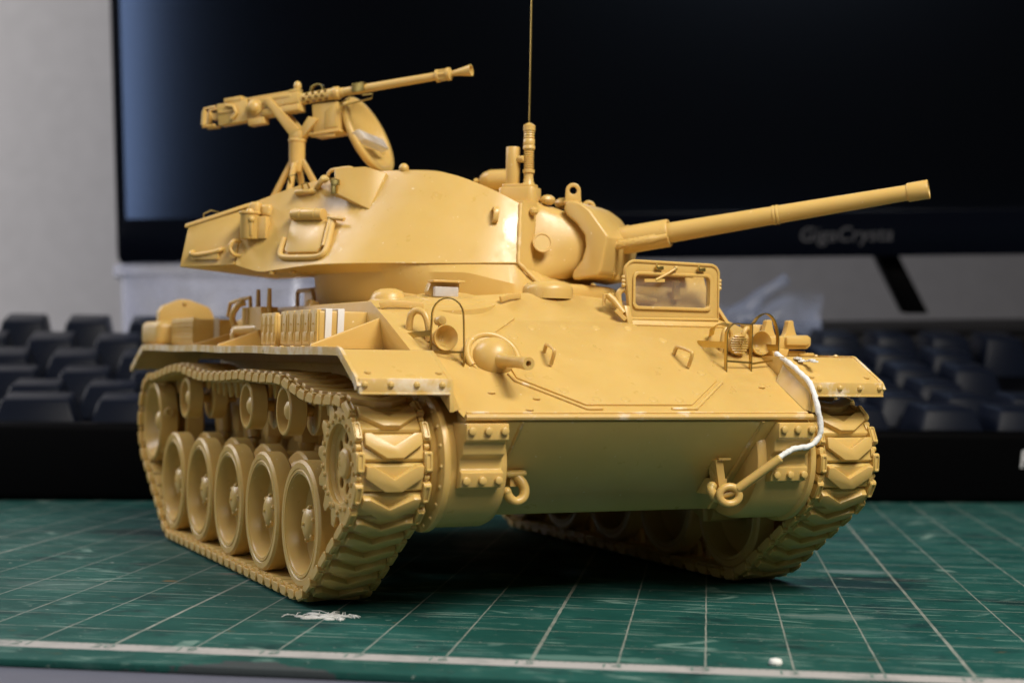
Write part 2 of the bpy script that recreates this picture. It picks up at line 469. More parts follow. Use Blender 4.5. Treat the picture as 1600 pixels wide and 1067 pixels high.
# ---- keyboard
kb = put('keyboard', None); kb.location = (5.72, 9.83, 0); kb.rotation_euler.z = R(-16.2)
thing(kb, 'black mechanical keyboard with blank faced keys behind the tank', 'keyboard')
b = MB()
b.prism([(0, 0.12), (0.1, 0.0), (13.6, 0.0), (13.8, 3.9), (13.2, 4.05), (12.9, 3.55), (0.75, 1.5), (0.62, 1.86), (0.12, 1.86), (0, 1.74)], -27.2, 24.2, ((0, 0, 0), Y3, Z3, X3))
b.build('case', M['black'], kb, bevel=0.06)
def keycap(wd, hh, lean):
    """one tapered key with a dished top"""
    b = MB()
    bw, bd, tw, td = wd / 2, 0.89, wd / 2 - 0.29, 0.66
    low = [(-bw, -bd, 0), (bw, -bd, 0), (bw, bd, 0), (-bw, bd, 0)]
    top = [(-tw, -td + lean, hh), (tw, -td + lean, hh), (tw, td + lean, hh + lean * 0.5), (-tw, td + lean, hh + lean * 0.5)]
    b.hexa(low, top)
    me = b.data('keycap', M['key'], bevel=0.07, seg=3)
    return me
rows = [(1.62, 0.86, 0.10), (3.52, 0.84, 0.12), (5.42, 0.86, 0.14), (7.32, 0.98, 0.18), (9.22, 1.14, 0.2), (11.7, 1.30, 0.2)]
caps = {}
for ri, (y, hh, lean) in enumerate(rows):
    x = -26.6
    widths = {0: [2.3] * 8 + [11.6, 2.3, 2.3, 2.3, 'g', 2.1, 2.1, 2.1, 'g', 3.8, 1.9, 1.9], 1: [4.2] + [1.9] * 10 + [5.2, 'g', 'b', 1.9, 'b', 'g', 1.9, 1.9, 1.9, 1.9],
              2: [3.3] + [1.9] * 11 + [4.2, 'g', 'b', 'b', 'b', 'g', 1.9, 1.9, 1.9], 3: [2.8] + [1.9] * 12 + [2.8, 'g', 1.9, 1.9, 1.9, 'g', 1.9, 1.9, 1.9, 1.9],
              4: [1.9] * 13 + [3.8, 'g', 1.9, 1.9, 1.9, 'g', 1.9, 1.9, 1.9, 1.9], 5: [1.9, 'b', 1.9, 1.9, 1.9, 1.9, 'g', 'h', 1.9, 1.9, 1.9, 1.9, 'h', 1.9, 1.9, 1.9, 1.9, 'g', 1.9, 1.9, 1.9, 'g', 1.9, 1.9, 1.9, 1.9, 1.9, 1.9]}[ri]
    for wd in widths:
        if wd == 'g': x += 0.5; continue
        if wd == 'h': x += 0.25; continue
        if wd == 'b': x += 1.9; continue
        if x + wd > 23.6: break
        kk = (ri, wd)
        if kk not in caps: caps[kk] = keycap(wd - 0.14, hh, lean)
        put('keycap', caps[kk], kb, loc=(x + wd / 2, y, 1.30 + 0.163 * y), rot=(R(4 if ri < 3 else 7), 0, 0))
        x += wd
put('logo', text_mesh('logo', 'FILCO', 0.66, M['logo'], shear=0.12, depth=0.01, spacing=1.25), kb, loc=(14.35, -0.012, 1.12), rot=(R(90), 0, 0))

# ---- monitor
mo = put('monitor', None); mo.location = cam_pt(-14.65, 60, 6.76); mo.rotation_euler = (R(4.5), R(-1.6), -YAW)
thing(mo, 'wide black monitor with a dark screen standing behind the keyboard', 'monitor')
W_, H_ = 62, 35
M['screen'] = simple('dark_display_film', (0.0006, 0.0008, 0.0014), 0.14, spec=0.8)
M['screen'].node_tree.nodes['Principled BSDF'].inputs['Specular Tint'].default_value = (0.45, 0.62, 1.0, 1)
b = MB(); b.box((W_ / 2, 0.95, H_ / 2), (W_, 1.9, H_)); b.build('housing', M['bezel'], mo, bevel=0.25, seg=3)
b = MB(); b.plate(rrect(W_, H_, 0.35, 4, W_ / 2, H_ / 2), [[(0.28, 1.7), (W_ - 0.28, 1.7), (W_ - 0.28, H_ - 0.28), (0.28, H_ - 0.28)]], 0.0, 0.3, ((0, -0.3, 0), X3, Z3, Y3))
b.build('bezel', M['bezel'], mo, bevel=0.05)
b = MB(); b.box((W_ / 2, -0.08, (H_ + 1.42) / 2), (W_ - 0.54, 0.06, H_ - 1.98)); b.build('screen', M['screen'], mo)
put('logo', text_mesh('logo', 'GigaCrysta', 0.76, M['logo_grey'], shear=0.2, depth=0.005, spacing=1.02), mo, loc=(26.95, -0.31, 0.80), rot=(R(90), 0, 0))
b = MB(); b.prism([(28.0, 0.6), (28.85, 0.6), (30.3, -2.2), (29.4, -2.2)], 0.6, 1.4, ((0, 0, 0), X3, Z3, Y3)); b.build('stand_leg', M['black'], mo, bevel=0.06)
b = MB(); b.prism([(17.2, 0.6), (18.05, 0.6), (16.6, -2.2), (15.7, -2.2)], 0.6, 1.4, ((0, 0, 0), X3, Z3, Y3)); b.build('stand_leg', M['black'], mo, bevel=0.06)
b = MB(); b.box((31, 1.0, -5.25), (22, 9, 5.1)); b.build('stand_base', M['black'], mo, bevel=0.3)

# ---- clear tub and bag
b = MB()
prof = [(2.6, 0), (2.75, 0.1), (3.0, 5.9), (3.22, 6.0), (3.22, 6.35), (3.05, 6.35), (2.92, 6.15), (2.66, 0.25), (0.0, 0.22)]
b.lathe([(0.0, 0.0)] + prof, axis=Z3, n=56)
cup = b.build('clear_tub', M['clear']); cup.location = cam_pt(-9.75, 54, -0.1); cup.scale = (1.1, 1.1, 1.02)
thing(cup, 'round clear plastic tub with a flared rim behind the keyboard', 'tub')
b = MB()
n_, m_ = 30, 22
mnoise.seed_set(3)
vs, fs = [], []
for side in (0, 1):
    for i in range(n_):
        for j in range(m_):
            u, v = i / (n_ - 1), j / (m_ - 1)
            x = (u - 0.5) * 6.4 * (0.85 + 0.2 * v)
            top = 3.9 + 0.9 * mnoise.noise(Vector((u * 2.6, 3.1 * side, 0.4))) + 0.8 * u
            z = v * top
            p = Vector((u * 3.2, v * 2.6, side * 7.0))
            bulge = math.sin(PI * u) * (1.3 - 0.9 * v)
            y = (bulge + 0.08) * (1 if side else -1) + 0.55 * mnoise.noise(p) + 0.32 * mnoise.noise(p * 2.3) + 0.22 * abs(mnoise.noise(p * 4.1))
            vs.append((x + 0.25 * mnoise.noise(p * 1.7 + Vector((9, 0, 0))), y, z))
    o_ = side * n_ * m_
    for i in range(n_ - 1):
        for j in range(m_ - 1):
            a = o_ + i * m_ + j
            fs.append([a, a + m_, a + m_ + 1, a + 1])
b.mesh(vs, fs)
# a twisted ear of film at the mouth of the bag
b.tube([(0.2, -0.4, 3.9), (0.9, -0.5, 4.5), (1.2, -0.4, 4.9), (1.7, -0.35, 5.2), (2.1, -0.3, 5.45)], [0.5, 0.32, 0.2, 0.16, 0.2], 7)
bag = b.build('plastic_bag', M['bag'], angle=180); bag.location = cam_pt(7.1, 54.5, 0.9); bag.rotation_euler.z = -YAW
thing(bag, 'crumpled clear plastic bag standing behind the keyboard', 'bag')

# ================================================================== the tank
T = M['tan']
tank = put('model_tank', None)
thing(tank, 'unpainted tan plastic model tank with a raised gun standing on the cutting mat', 'model tank')

GS = math.tan(R(30))
def gz(y): return 2.776 + GS * (y + 7.0)                   # height of the sloped front plate
GN = Vector((0, -math.sin(R(30)), math.cos(R(30))))
GU = Vector((0, math.cos(R(30)), math.sin(R(30))))
def gp(x, y, h=0.0): return Vector((x, y, gz(y))) + GN * h

# ---- hull
b = MB()
RE, RO = 6.9, 4.42
V = {'NL': (-2.753, -7, 2.776), 'NR': (2.753, -7, 2.776), 'TL': (-3.03, -4.68, 4.115), 'TR': (3.03, -4.68, 4.115), 'M': (0, -3.8, 4.63),
     'SL': (-2.95, -3.8, 4.40), 'SR': (2.95, -3.8, 4.40), 'KL': (-2.95, 1.6, 4.40), 'KR': (2.95, 1.6, 4.40), 'KM': (0, 1.6, 4.6),
     'EL': (-2.8, RE, 4.0), 'ER': (2.8, RE, 4.0), 'FL': (-2.92, RE, 3.45), 'FR': (2.92, RE, 3.45), 'GL': (-2.9, -5.2, 3.45), 'GR': (2.9, -5.2, 3.45)}
ks = list(V); F = 'NL NR TR M TL|TL M SL|TR SR M|SL M KM KL|M SR KR KM|KL KM EL|KM KR ER|KM ER EL|NL TL SL KL EL FL GL|NR GR FR ER KR SR TR|EL ER FR FL|GL FL FR GR|NL GL GR NR'
b.mesh([V[k] for k in ks], [[ks.index(k) for k in f.split()] for f in F.split('|')])
hull = b.build('hull', T, tank, bevel=0.02)
b = MB()
b.prism([(-6.985, 2.74), (-5.58, 1.356), (6.2, 1.356), (6.85, 2.3), (6.85, 3.5), (-5.2, 3.5), (-6.6, 2.9)], -2.46, 2.46, ((0, 0, 0), Y3, Z3, X3))
b.hexa([(-2.72, -6.975, 2.745), (2.72, -6.975, 2.745), (2.6, -6.2, 2.9), (-2.6, -6.2, 2.9)][::-1], [(-2.66, -5.6, 1.372), (2.66, -5.6, 1.372), (2.6, -5.1, 1.45), (-2.6, -5.1, 1.45)][::-1])
b.build('lower_hull', T, hull, bevel=0.025)
# nose seam bead and weld beads
b = MB(); b.tube([(-2.74, -7.0, 2.80), (0, -7.0, 2.80), (2.74, -7.0, 2.80)], 0.045, 8); b.tube([(-2.7, -6.93, 2.855), (2.7, -6.93, 2.855)], 0.02, 6)
b.build('nose_bead', M['rub'], hull)
def bead(name, pts, r, step=0.05, parent=None, mat_=None, squash=1.0):
    P = [Vector(p) for p in pts]; out = []; rad = []
    for i in range(len(P) - 1):
        n = max(2, int((P[i + 1] - P[i]).length / step))
        for k in range(n): out.append(P[i].lerp(P[i + 1], k / n)); rad.append(r * rnd.uniform(0.75, 1.15))
    out.append(P[-1]); rad.append(r)
    bb = MB(); bb.tube(out, rad, 7)
    return bb.build(name, mat_ or M['rub'], parent, angle=60)
for s in (-1, 1):
    bead('weld_bead', [(s * 1.905, -6.985, 2.74), (s * 1.865, -5.6, 1.375)], 0.030, parent=hull)
# access panel on the front plate
b = MB()
OC = [(-0.95, -4.66), (0.98, -4.64), (1.58, -5.24), (1.65, -6.12), (0.88, -6.71), (-0.82, -6.71), (-1.60, -6.10), (-1.56, -5.22)]
b.hexa([gp(x, y, -0.02) for x, y in OC], [gp(x, y, 0.030) for x, y in OC])
panel = b.build('access_panel', T, tank, bevel=0.012)
for pts in ([(-1.68, -6.0), (-1.64, -6.16), (-0.84, -6.79), (-0.6, -6.79)], [(0.5, -6.79), (0.9, -6.79), (1.71, -6.16)], [(-1.64, -5.12), (-0.98, -4.60)]):
    bead('weld_bead', [gp(x, y, 0.012) for x, y in pts], 0.026, parent=panel)
b = MB(); b.lathe([(0.0, 0.009), (0.060, 0.009), (0.070, 0.0)][::-1], axis=Z3, n=14); riv = b.data('screw_head', M['small'], bevel=0.003)
gq = Matrix((X3, GU, GN)).transposed().to_4x4().to_euler()
for x, y in ((-0.8, -4.86), (-0.25, -4.82), (0.3, -4.82), (0.85, -4.82), (1.3, -5.12), (1.46, -5.5), (1.48, -5.95), (1.12, -6.42), (0.72, -6.60), (0.3, -6.60), (-0.15, -6.60), (-0.6, -6.60), (-1.02, -6.4), (-1.4, -6.08), (-1.42, -5.5), (-1.2, -5.1)):
    put('screw_head', riv, panel, loc=gp(x, y, 0.028), rot=gq)
for x, y in ((-2.12, -6.42), (-1.5, -6.55), (-1.72, -6.8), (2.35, -6.25)):
    b = MB(); b.ball(gp(x, y, 0.0), 0.05, 8, (1.3, 1.3, .5)); b.build('casting_nub', M['small'], hull)
def grab(name, centre, along, out, length, height, r, parent, mat_=None, n=9):
    """a bent wire handle standing out of a surface"""
    a, o_ = Vector(along).normalized() * length / 2, Vector(out).normalized() * height
    c = Vector(centre)
    q = 0.28
    pts = [c - a, c - a + o_ * 0.75, c - a * (1 - q) + o_, c + a * (1 - q) + o_, c + a + o_ * 0.75, c + a]
    b = MB(); b.tube(smooth(pts, 3), r, 8)
    return b.build(name, mat_ or T, parent, angle=60)
grab('lifting_handle', gp(-0.92, -5.66), Vector((-0.12, -.5, 0)) + GU * -0.35, GN, 0.42, 0.24, 0.031, tank)
grab('lifting_handle', gp(1.30, -5.66), Vector((0.08, -.5, 0)) + GU * -0.35, GN, 0.42, 0.24, 0.031, tank)

# ---- final drive housings and bolted tow plates on the nose
for s in (-1, 1):
    b = MB()
    b.lathe([(0.0, 2.0), (0.86, 2.0), (0.90, 2.1), (0.90, 2.84), (0.96, 2.86), (0.96, 2.95), (0.80, 2.99), (0.74, 3.05), (0.0, 3.06)], (0, -5.86, 2.14), (s, 0, 0), 48)
    fd = b.build('final_drive', T, tank, bevel=0.012)
    for k in range(20):
        a = 2 * PI * k / 20
        if k == 0:
            bb = MB(); bb.ball((0, 0, 0), 0.035, 8); bolt_s = bb.data('bolt', M['small'])
        put('bolt', bolt_s, fd, loc=(s * 2.96, -5.86 + 0.88 * math.cos(a), 2.14 + 0.88 * math.sin(a)))
    b = MB(); b.hexa([(s * 2.42, -6.62, 2.7), (s * 2.9, -6.62, 2.7), (s * 2.9, -5.5, 1.8), (s * 2.42, -5.5, 1.8)], [(s * 2.35, -6.4, 1.48), (s * 2.92, -6.35, 1.50), (s * 2.92, -5.2, 1.30), (s * 2.35, -5.2, 1.30)])
    b.box((s * 2.5, -5.45, 1.42), (0.85, 1.1, 0.16))
    b.build('gear_sump', T, fd, bevel=0.04)
    b = MB()
    prof = [(-7.06, 2.72), (-7.06, 2.50), (-6.96, 2.46), (-6.94, 2.30), (-6.84, 2.24), (-6.83, 2.10), (-6.90, 2.06), (-6.86, 1.86), (-6.6, 1.82), (-6.3, 2.3), (-6.5, 2.72)]
    b.prism(prof, s * 2.13, s * 2.75, ((0, 0, 0), Y3, Z3, X3))
    tp = b.build('tow_plate', T, tank, bevel=0.022)
    for z, y in ((2.62, -7.06), (1.955, -6.88)):
        for k in (-1, 0, 1):
            bb = MB(); bb.lathe([(0.058, 0), (0.054, 0.05), (0.0, 0.06)], axis=(0, -1, 0), n=12)
            o = bb.build('bolt', M['small'], tp, bevel=0.008); o.location = (s * 2.44 + k * 0.235, y, z)

# ---- tow hooks, shackle and string
b = MB()
b.cyl((-0.14, -0.08, 0.22), (0.14, -0.08, 0.23), 0.058, n=12); b.ball((-.14, -.08, .22), .058, 8); b.ball((.14, -.08, .23), .058, 8)
hkp = smooth([(0.0, -0.02, 0.22), (0.09, -0.10, 0.10), (0.135, -0.13, -0.03), (0.09, -0.15, -0.16), (-0.03, -0.15, -0.21), (-0.13, -0.14, -0.15), (-0.18, -0.13, -0.05)], 5)
b.tube(hkp, [0.085 - 0.012 * i / len(hkp) for i in range(len(hkp))], 10); b.ball((-.18, -.13, -.05), .08, 10)
b.box((0.02, 0.12, 0.12), (0.2, 0.36, 0.2)); b.box((-.05, .0, .27), (.2, .04, .03))
o = b.build('tow_hook', T, tank, angle=50); o.location = (-1.70, -6.26, 1.80); o.scale = (.86, 1, .86)
b = MB()
b.box((1.53, -6.36, 1.95), (0.12, 0.22, 0.42), Matrix.Rotation(R(-10), 4, 'Y'))
b.tube(smooth([(1.50, -6.3, 1.74), (1.40, -6.42, 1.77), (1.38, -6.46, 1.70), (1.46, -6.48, 1.60), (1.60, -6.5, 1.62)], 4), 0.07, 10); b.ball((1.40, -6.44, 1.77), .075, 10)
b.cyl((1.46, -6.55, 1.64), (1.68, -6.62, 1.70), 0.052, n=12)
b.box((1.6, -6.1, 1.75), (0.22, 0.5, 0.24)); b.box((1.56, -6.5, 2.17), (.2, .05, .03))
b.build('tow_hook', T, tank, angle=50)
b = MB()
ring = [(1.57 + 0.145 * math.cos(t), -6.64 - .04 * math.cos(t), 1.655 + 0.125 * math.sin(t)) for t in [2 * PI * k / 20 for k in range(20)]]
b.tube(ring, 0.058, 10, closed=True)
b.cyl((1.69, -6.68, 1.75), (2.17, -7.02, 2.20), 0.068, 0.066, 14); b.lathe([(.066, 0), (.05, .02), (.02, .02), (.015, -.03)], (2.17, -7.02, 2.20), (.65, -.45, .6), 14)
b.build('tow_cable_eye', T, tank, angle=50)
sp = [(2.16, -7.0, 2.19), (2.24, -6.99, 2.25), (2.43, -7.0, 2.34), (2.68, -7.02, 2.38), (2.84, -7.02, 2.50), (2.87, -7.02, 2.68), (2.83, -6.98, 2.98), (2.86, -6.78, 3.26), (2.85, -6.47, 3.46), (2.86, -6.12, 3.61), (2.90, -5.82, 3.71)]
sp = smooth(sp, 8)
b = MB()
b.tube([(p[0] + rnd.uniform(-.006, .006), p[1], p[2] + rnd.uniform(-.006, .006)) for p in sp], [0.041 + rnd.uniform(-.005, .005) for p in sp], 10)
b.build('tow_string', M['white'], tank, angle=80)['label'] = 'loose white string'
b = MB()
for k in range(14):
    b.ball((3.02 + rnd.uniform(-.07, .07), -6.15 + rnd.uniform(-.4, .4), 3.60 + rnd.uniform(-.02, .03)), rnd.uniform(.03, .07), 7, (1, 1.5, .35))
o = b.build('putty_dab', M['putty'], tank)
o.location = (0.02, 0.0, 0.02)

# ---- fenders
for s in (-1, 1):
    b = MB()
    th = 0.055
    prof = [(-6.76, 3.289), (-6.07, 3.67), (6.62, 3.70), (7.62, 3.24)]
    lowp = [(-6.72, 3.225), (-6.05, 3.67 - th), (6.60, 3.70 - th), (7.58, 3.20)]
    b.prism(prof + lowp[::-1], s * 2.86, s * 4.155, ((0, 0, 0), Y3, Z3, X3))
    f = b.build('fender', T, tank, bevel=0.012)
    b = MB(); b.box((s * 3.515, -6.78, 3.20), (1.29, 0.05, 0.20)); b.box((s * 3.515, -6.80, 3.10), (1.27, 0.05, 0.03))
    b.build('fender_lip', M['scuff'] if s < 0 else M['rub'], f, bevel=0.012)
    pts = [(s * 4.165, y, z - 0.03) for y, z in [(-6.78, 3.20), (-6.72, 3.29), (-6.05, 3.66)] + [(-6 + k * 0.5, 3.67 + 0.0012 * k + (0.006 * math.sin(k * 0.9) if s < 0 else 0)) for k in range(26)] + [(7.6, 3.24)]]
    b = MB(); b.tube(pts, 0, flat=(0.115, 0.05, (0, 0, 1))); b.build('fender_edge', M['scuff'], f)
    b = MB(); b.prism([(-5.42, 3.68), (-6.07, 3.67), (-6.78, 3.289), (-6.83, 3.02), (-6.84, 2.86), (-5.42, 3.66)], s * 2.84, s * 2.90, ((0, 0, 0), Y3, Z3, X3))
    b.hexa([(s * 2.9, -6.07, 3.66), (s * 2.9, -6.76, 3.27), (s * 2.86, -6.84, 2.86)], [(s * 2.70, -6.1, 3.295), (s * 2.715, -6.45, 3.10), (s * 2.735, -6.80, 2.90)])
    b.build('fender_gusset', T, f, bevel=0.012)
    b = MB(); b.hexa([(s * 3.05, -6.60, 3.30), (s * 3.75, -6.60, 3.30), (s * 3.75, -6.2, 3.52), (s * 3.05, -6.2, 3.52)], [(s * 3.05, -6.56, 3.08), (s * 3.7, -6.56, 3.10), (s * 3.7, -6.2, 3.3), (s * 3.05, -6.2, 3.3)]); b.build('fender_liner', T, f, bevel=0.012)
    for k in range(4):
        bb = MB(); bb.ball((0, 0, 0), 0.05, 10)
        o = bb.build('rivet', M['small'], f); o.location = (s * (3.0 + 0.36 * k), -6.80, 3.215)
    for (x, y) in ((2.98, -6.62), (3.98, -6.62)):
        bb = MB(); bb.ball((0, 0, 0), 0.05, 10, (1, 1, .6))
        o = bb.build('rivet', M['small'], f); o.location = (s * x, y, 3.37)
    for (y, xo, h) in ((-4.36, 4.06, 0.50), (0.92, 4.06, 0.46), (2.75, 4.06, 0.40)):
        b = MB(); b.hexa([(s * 2.9, y - .03, 3.68), (s * xo, y - .03, 3.68), (s * (xo - .02), y - .03, 3.74), (s * 2.9, y - .03, 3.68 + h)], [(s * 2.9, y + .03, 3.68), (s * xo, y + .03, 3.68), (s * (xo - .02), y + .03, 3.74), (s * 2.9, y + .03, 3.68 + h)])
        b.build('fender_bracket', T, f, bevel=0.012)
    for k in range(23):
        y = -5.7 + k * 0.53
        bb = MB(); bb.ball((0, 0, 0), 0.04, 8, (1, 1, .7))
        if k == 0: rv = bb.data('rivet', M['small'])
        put('rivet', rv, f, loc=(s * 4.08, y, 3.69))

# ---- running gear
def dup_rot(o, parent, loc, flip):
    c = o.copy(); col.objects.link(c); c.parent = parent; c.location = loc; c.rotation_euler = (0, 0, PI if flip else 0)
    for ch in o.children:
        d = ch.copy(); col.objects.link(d); d.parent = c
    return c
WR = 0.924
def wheel():
    # local frame: +x is outboard, the middle of the track is x = 0 here
    b = MB()
    for s in (1, -1):
        o_ = 0.455
        b.lathe([(0.765, s * (o_ - .02)), (0.725, s * (o_ - .01)), (0.705, s * (o_ - .04)), (0.68, s * (o_ - .30)), (0.60, s * (o_ - .37)), (0.30, s * (o_ - .43)), (0.0, s * (o_ - .43)), (0.0, s * 0.012), (0.30, s * 0.012), (0.70, s * 0.07), (0.765, s * 0.12)], (0, 0, 0), X3, 56, closed=True)
    root = b.build('road_wheel', T, tank, angle=40)
    for s in (1, -1):
        b = MB(); o_ = 0.455
        b.lathe([(0.745, s * o_), (0.775, s * (o_ + .004)), (0.79, s * (o_ - .012)), (0.805, s * (o_ + .002)), (0.885, s * o_), (WR, s * (o_ - .035)), (WR, s * (o_ - .29)), (0.89, s * (o_ - .33)), (0.745, s * (o_ - .33))], (0, 0, 0), X3, 56, closed=True)
        b.build('tyre', M['tan'], root, angle=40)
    b = MB()
    b.lathe([(0.29, 0.04), (0.28, 0.14), (0.20, 0.17), (0.20, 0.25), (0.25, 0.26), (0.25, 0.305), (0.22, 0.345), (0.13, 0.38), (0.0, 0.39)], (0, 0, 0), X3, 32)
    for k in range(6):
        a = 2 * PI * k / 6 + .3
        b.ball((0.315, 0.242 * math.cos(a), 0.242 * math.sin(a)), 0.042, 8)
    b.ball((0.395, 0, 0), 0.03, 7)
    b.build('hub_cap', T, root, angle=40)
    for k in range(8):
        a = 2 * PI * k / 8
        if k == 0:
            bb = MB(); bb.ball((0, 0, 0), 0.035, 7); me = bb.data('wheel_bolt', M['small'])
        put('wheel_bolt', me, root, loc=(0.08, 0.36 * math.cos(a), 0.36 * math.sin(a)))
    return root
WX = 3.62
wheels = [-4.06, -2.03, 0, 2.03, 4.06]
w0 = wheel()
first = True
for s in (-1, 1):
    for y in wheels:
        if first:
            w0.location = (s * WX, y, 1.142); w0.rotation_euler = (0, 0, PI if s < 0 else 0); first = False
        else: dup_rot(w0, tank, (s * WX, y, 1.142), s < 0)
def roller():
    b = MB(); r = 0.385
    for s in (1, -1):
        o_ = 0.37
        b.lathe([(r - .06, s * o_), (r - .02, s * o_), (r, s * (o_ - .02)), (r, s * (o_ - .26)), (r - .03, s * (o_ - .28)), (0.1, s * (o_ - .28)), (0.1, s * (o_ - .24)), (r - .09, s * (o_ - .22)), (r - .065, s * (o_ - .03))], (0, 0, 0), X3, 40, closed=True)
    b.cyl((-0.6, 0, 0), (0.2, 0, 0), 0.09)
    root = b.build('return_roller', T, tank, angle=40)
    b = MB(); b.lathe([(0.13, 0.1), (0.13, 0.2), (0.15, 0.22), (0.14, 0.30), (0.08, 0.335), (0.0, 0.34)], (0, 0, 0), X3, 20)
    for k in range(6):
        a = 2 * PI * k / 6; b.ball((0.24, 0.145 * math.cos(a), 0.145 * math.sin(a)), 0.028, 6)
    b.build('hub_cap', T, root, angle=40)
    return root
r0 = roller(); first = True
for s in (-1, 1):
    for y in (-2.87, -0.75, 3.54):
        if first: r0.location = (s * WX, y, 2.735); r0.rotation_euler = (0, 0, PI if s < 0 else 0); first = False
        else: dup_rot(r0, tank, (s * WX, y, 2.735), s < 0)
# idler: a dished rim pierced by round bosses
def idler():
    b = MB(); r = 0.785
    b.lathe([(r - .10, .43), (r - .03, .44), (r, .41), (r, .10), (r - .05, .07), (r - .14, .09), (0.2, .12), (0.2, .18), (r - .24, .17), (r - .16, .30)], (0, 0, 0), X3, 48, closed=True)
    b.lathe([(r - .10, -.43), (r - .03, -.44), (r, -.41), (r, -.10), (r - .05, -.07), (r - .14, -.09), (0.2, -.12), (0.2, -.18), (r - .24, -.17), (r - .16, -.30)], (0, 0, 0), X3, 48, closed=True)
    b.cyl((-.5, 0, 0), (.2, 0, 0), 0.22)
    root = b.build('idler_wheel', T, tank, angle=40)
    for k in range(6):
        a = 2 * PI * k / 6 + .25
        b = MB(); b.lathe([(0.11, 0.0), (0.11, 0.03), (0.06, 0.05), (0.05, 0.02), (0.0, 0.02)], (0, 0, 0), (0, math.cos(a), math.sin(a)), 14)
        o = b.build('rim_boss', T, root, bevel=0.008); o.location = (0.26, r * math.cos(a), r * math.sin(a))
    b = MB(); b.lathe([(0.22, 0.1), (0.22, 0.26), (0.16, 0.33), (0.0, 0.36)], (0, 0, 0), X3, 24); b.build('hub_cap', T, root, angle=40)
    return root
i0 = idler(); i0.location = (-WX, 6.04, 2.193); i0.rotation_euler = (0, 0, PI); dup_rot(i0, tank, (WX, 6.04, 2.193), False)
# sprocket: toothed rings either side of a pierced dish
SY, SZ, NT = -5.83, 2.13, 13
def sprocket():
    b = MB()
    n = NT
    out = []
    for k in range(n):
        c = 360 * k / n
        for da, rad in ((-13.8, 0.72), (-9.6, 0.715), (-6.3, 0.80), (-3.6, 0.89), (3.6, 0.89), (6.3, 0.80), (9.6, 0.715)):
            out.append((rad * math.cos(R(c + da)), rad * math.sin(R(c + da))))
    hole = circ(0.54, 48)[::-1]
    for x0, x1 in ((0.43, 0.50), (-0.50, -0.43)):
        b.plate(out, [hole], x0, x1, ((0, 0, 0), Y3, Z3, X3))
    b.lathe([(0.56, 0.44), (0.60, 0.30), (0.60, -0.30), (0.56, -0.44), (0.50, -0.44), (0.50, 0.30), (0.535, 0.44)], (0, 0, 0), X3, 48, closed=True)
    b.cyl((-0.8, 0, 0), (0.14, 0, 0), 0.3, n=24)
    root = b.build('drive_sprocket', T, tank, bevel=0.008, angle=35)
    b = MB()
    holes = [circ(0.085, 14, 0.345 * math.cos(2 * PI * k / 8), 0.345 * math.sin(2 * PI * k / 8))[::-1] for k in range(8)]
    b.plate(circ(0.53, 48), holes, 0.33, 0.38, ((0, 0, 0), Y3, Z3, X3))
    b.lathe([(0.21, 0.3), (0.21, 0.42), (0.17, 0.45), (0.0, 0.46)], (0, 0, 0), X3, 24)
    b.build('sprocket_dish', T, root, bevel=0.01, angle=35)
    bb = MB(); bb.lathe([(0.035, 0), (0.03, 0.03), (0, 0.035)], axis=X3, n=8); me = bb.data('bolt', M['small'])
    for k in range(NT):
        a = 2 * PI * (k + .5) / NT
        put('bolt', me, root, loc=(0.50, 0.655 * math.cos(a), 0.655 * math.sin(a)))
        put('bolt', me, root, loc=(0.50, 0.60 * math.cos(a + .2), 0.60 * math.sin(a + .2)))
    return root
s0 = sprocket(); s0.location = (-WX + 0.03, SY, SZ); s0.rotation_euler = (R(6), 0, PI)
c = dup_rot(s0, tank, (WX - 0.03, SY, SZ), False); c.rotation_euler = (R(6), 0, 0)

# ---- tracks
def hull2(P):
    P = sorted(set(P))
    def half(Q):
        h = []
        for p in Q:
            while len(h) > 1 and (h[-1][0] - h[-2][0]) * (p[1] - h[-2][1]) - (h[-1][1] - h[-2][1]) * (p[0] - h[-2][0]) <= 0: h.pop()
            h.append(p)
        return h
    lo, hi = half(P), half(P[::-1])
    return lo[:-1] + hi[:-1]
cp = []
for cy, cz, cr_ in ((-4.06, 1.142, 1.004), (4.06, 1.142, 1.004), (SY, SZ, 0.838), (6.04, 2.193, 0.868)):
    cp += [(cy + cr_ * math.cos(2 * PI * k / 120), cz + cr_ * math.sin(2 * PI * k / 120)) for k in range(120)]
H = hull2(cp)                                         # counter-clockwise in (y, z)
top = smooth([(-5.70, 2.965), (-4.9, 2.955), (-4.25, 3.0), (-3.5, 3.13), (-2.87, 3.20), (-1.8, 3.195), (-0.75, 3.215), (0.5, 3.165), (1.9, 3.15), (2.75, 3.215), (3.54, 3.275), (4.4, 3.22), (5.2, 3.13), (5.9, 3.06)], 8)
top = [(y, max(z, 0)) for y, z in top]
lowH = [p for p in H if not (p[1] > 2.9 and -5.75 < p[0] < 6.0) and not (p[1] > 2.963 and p[0] < -5.6)]
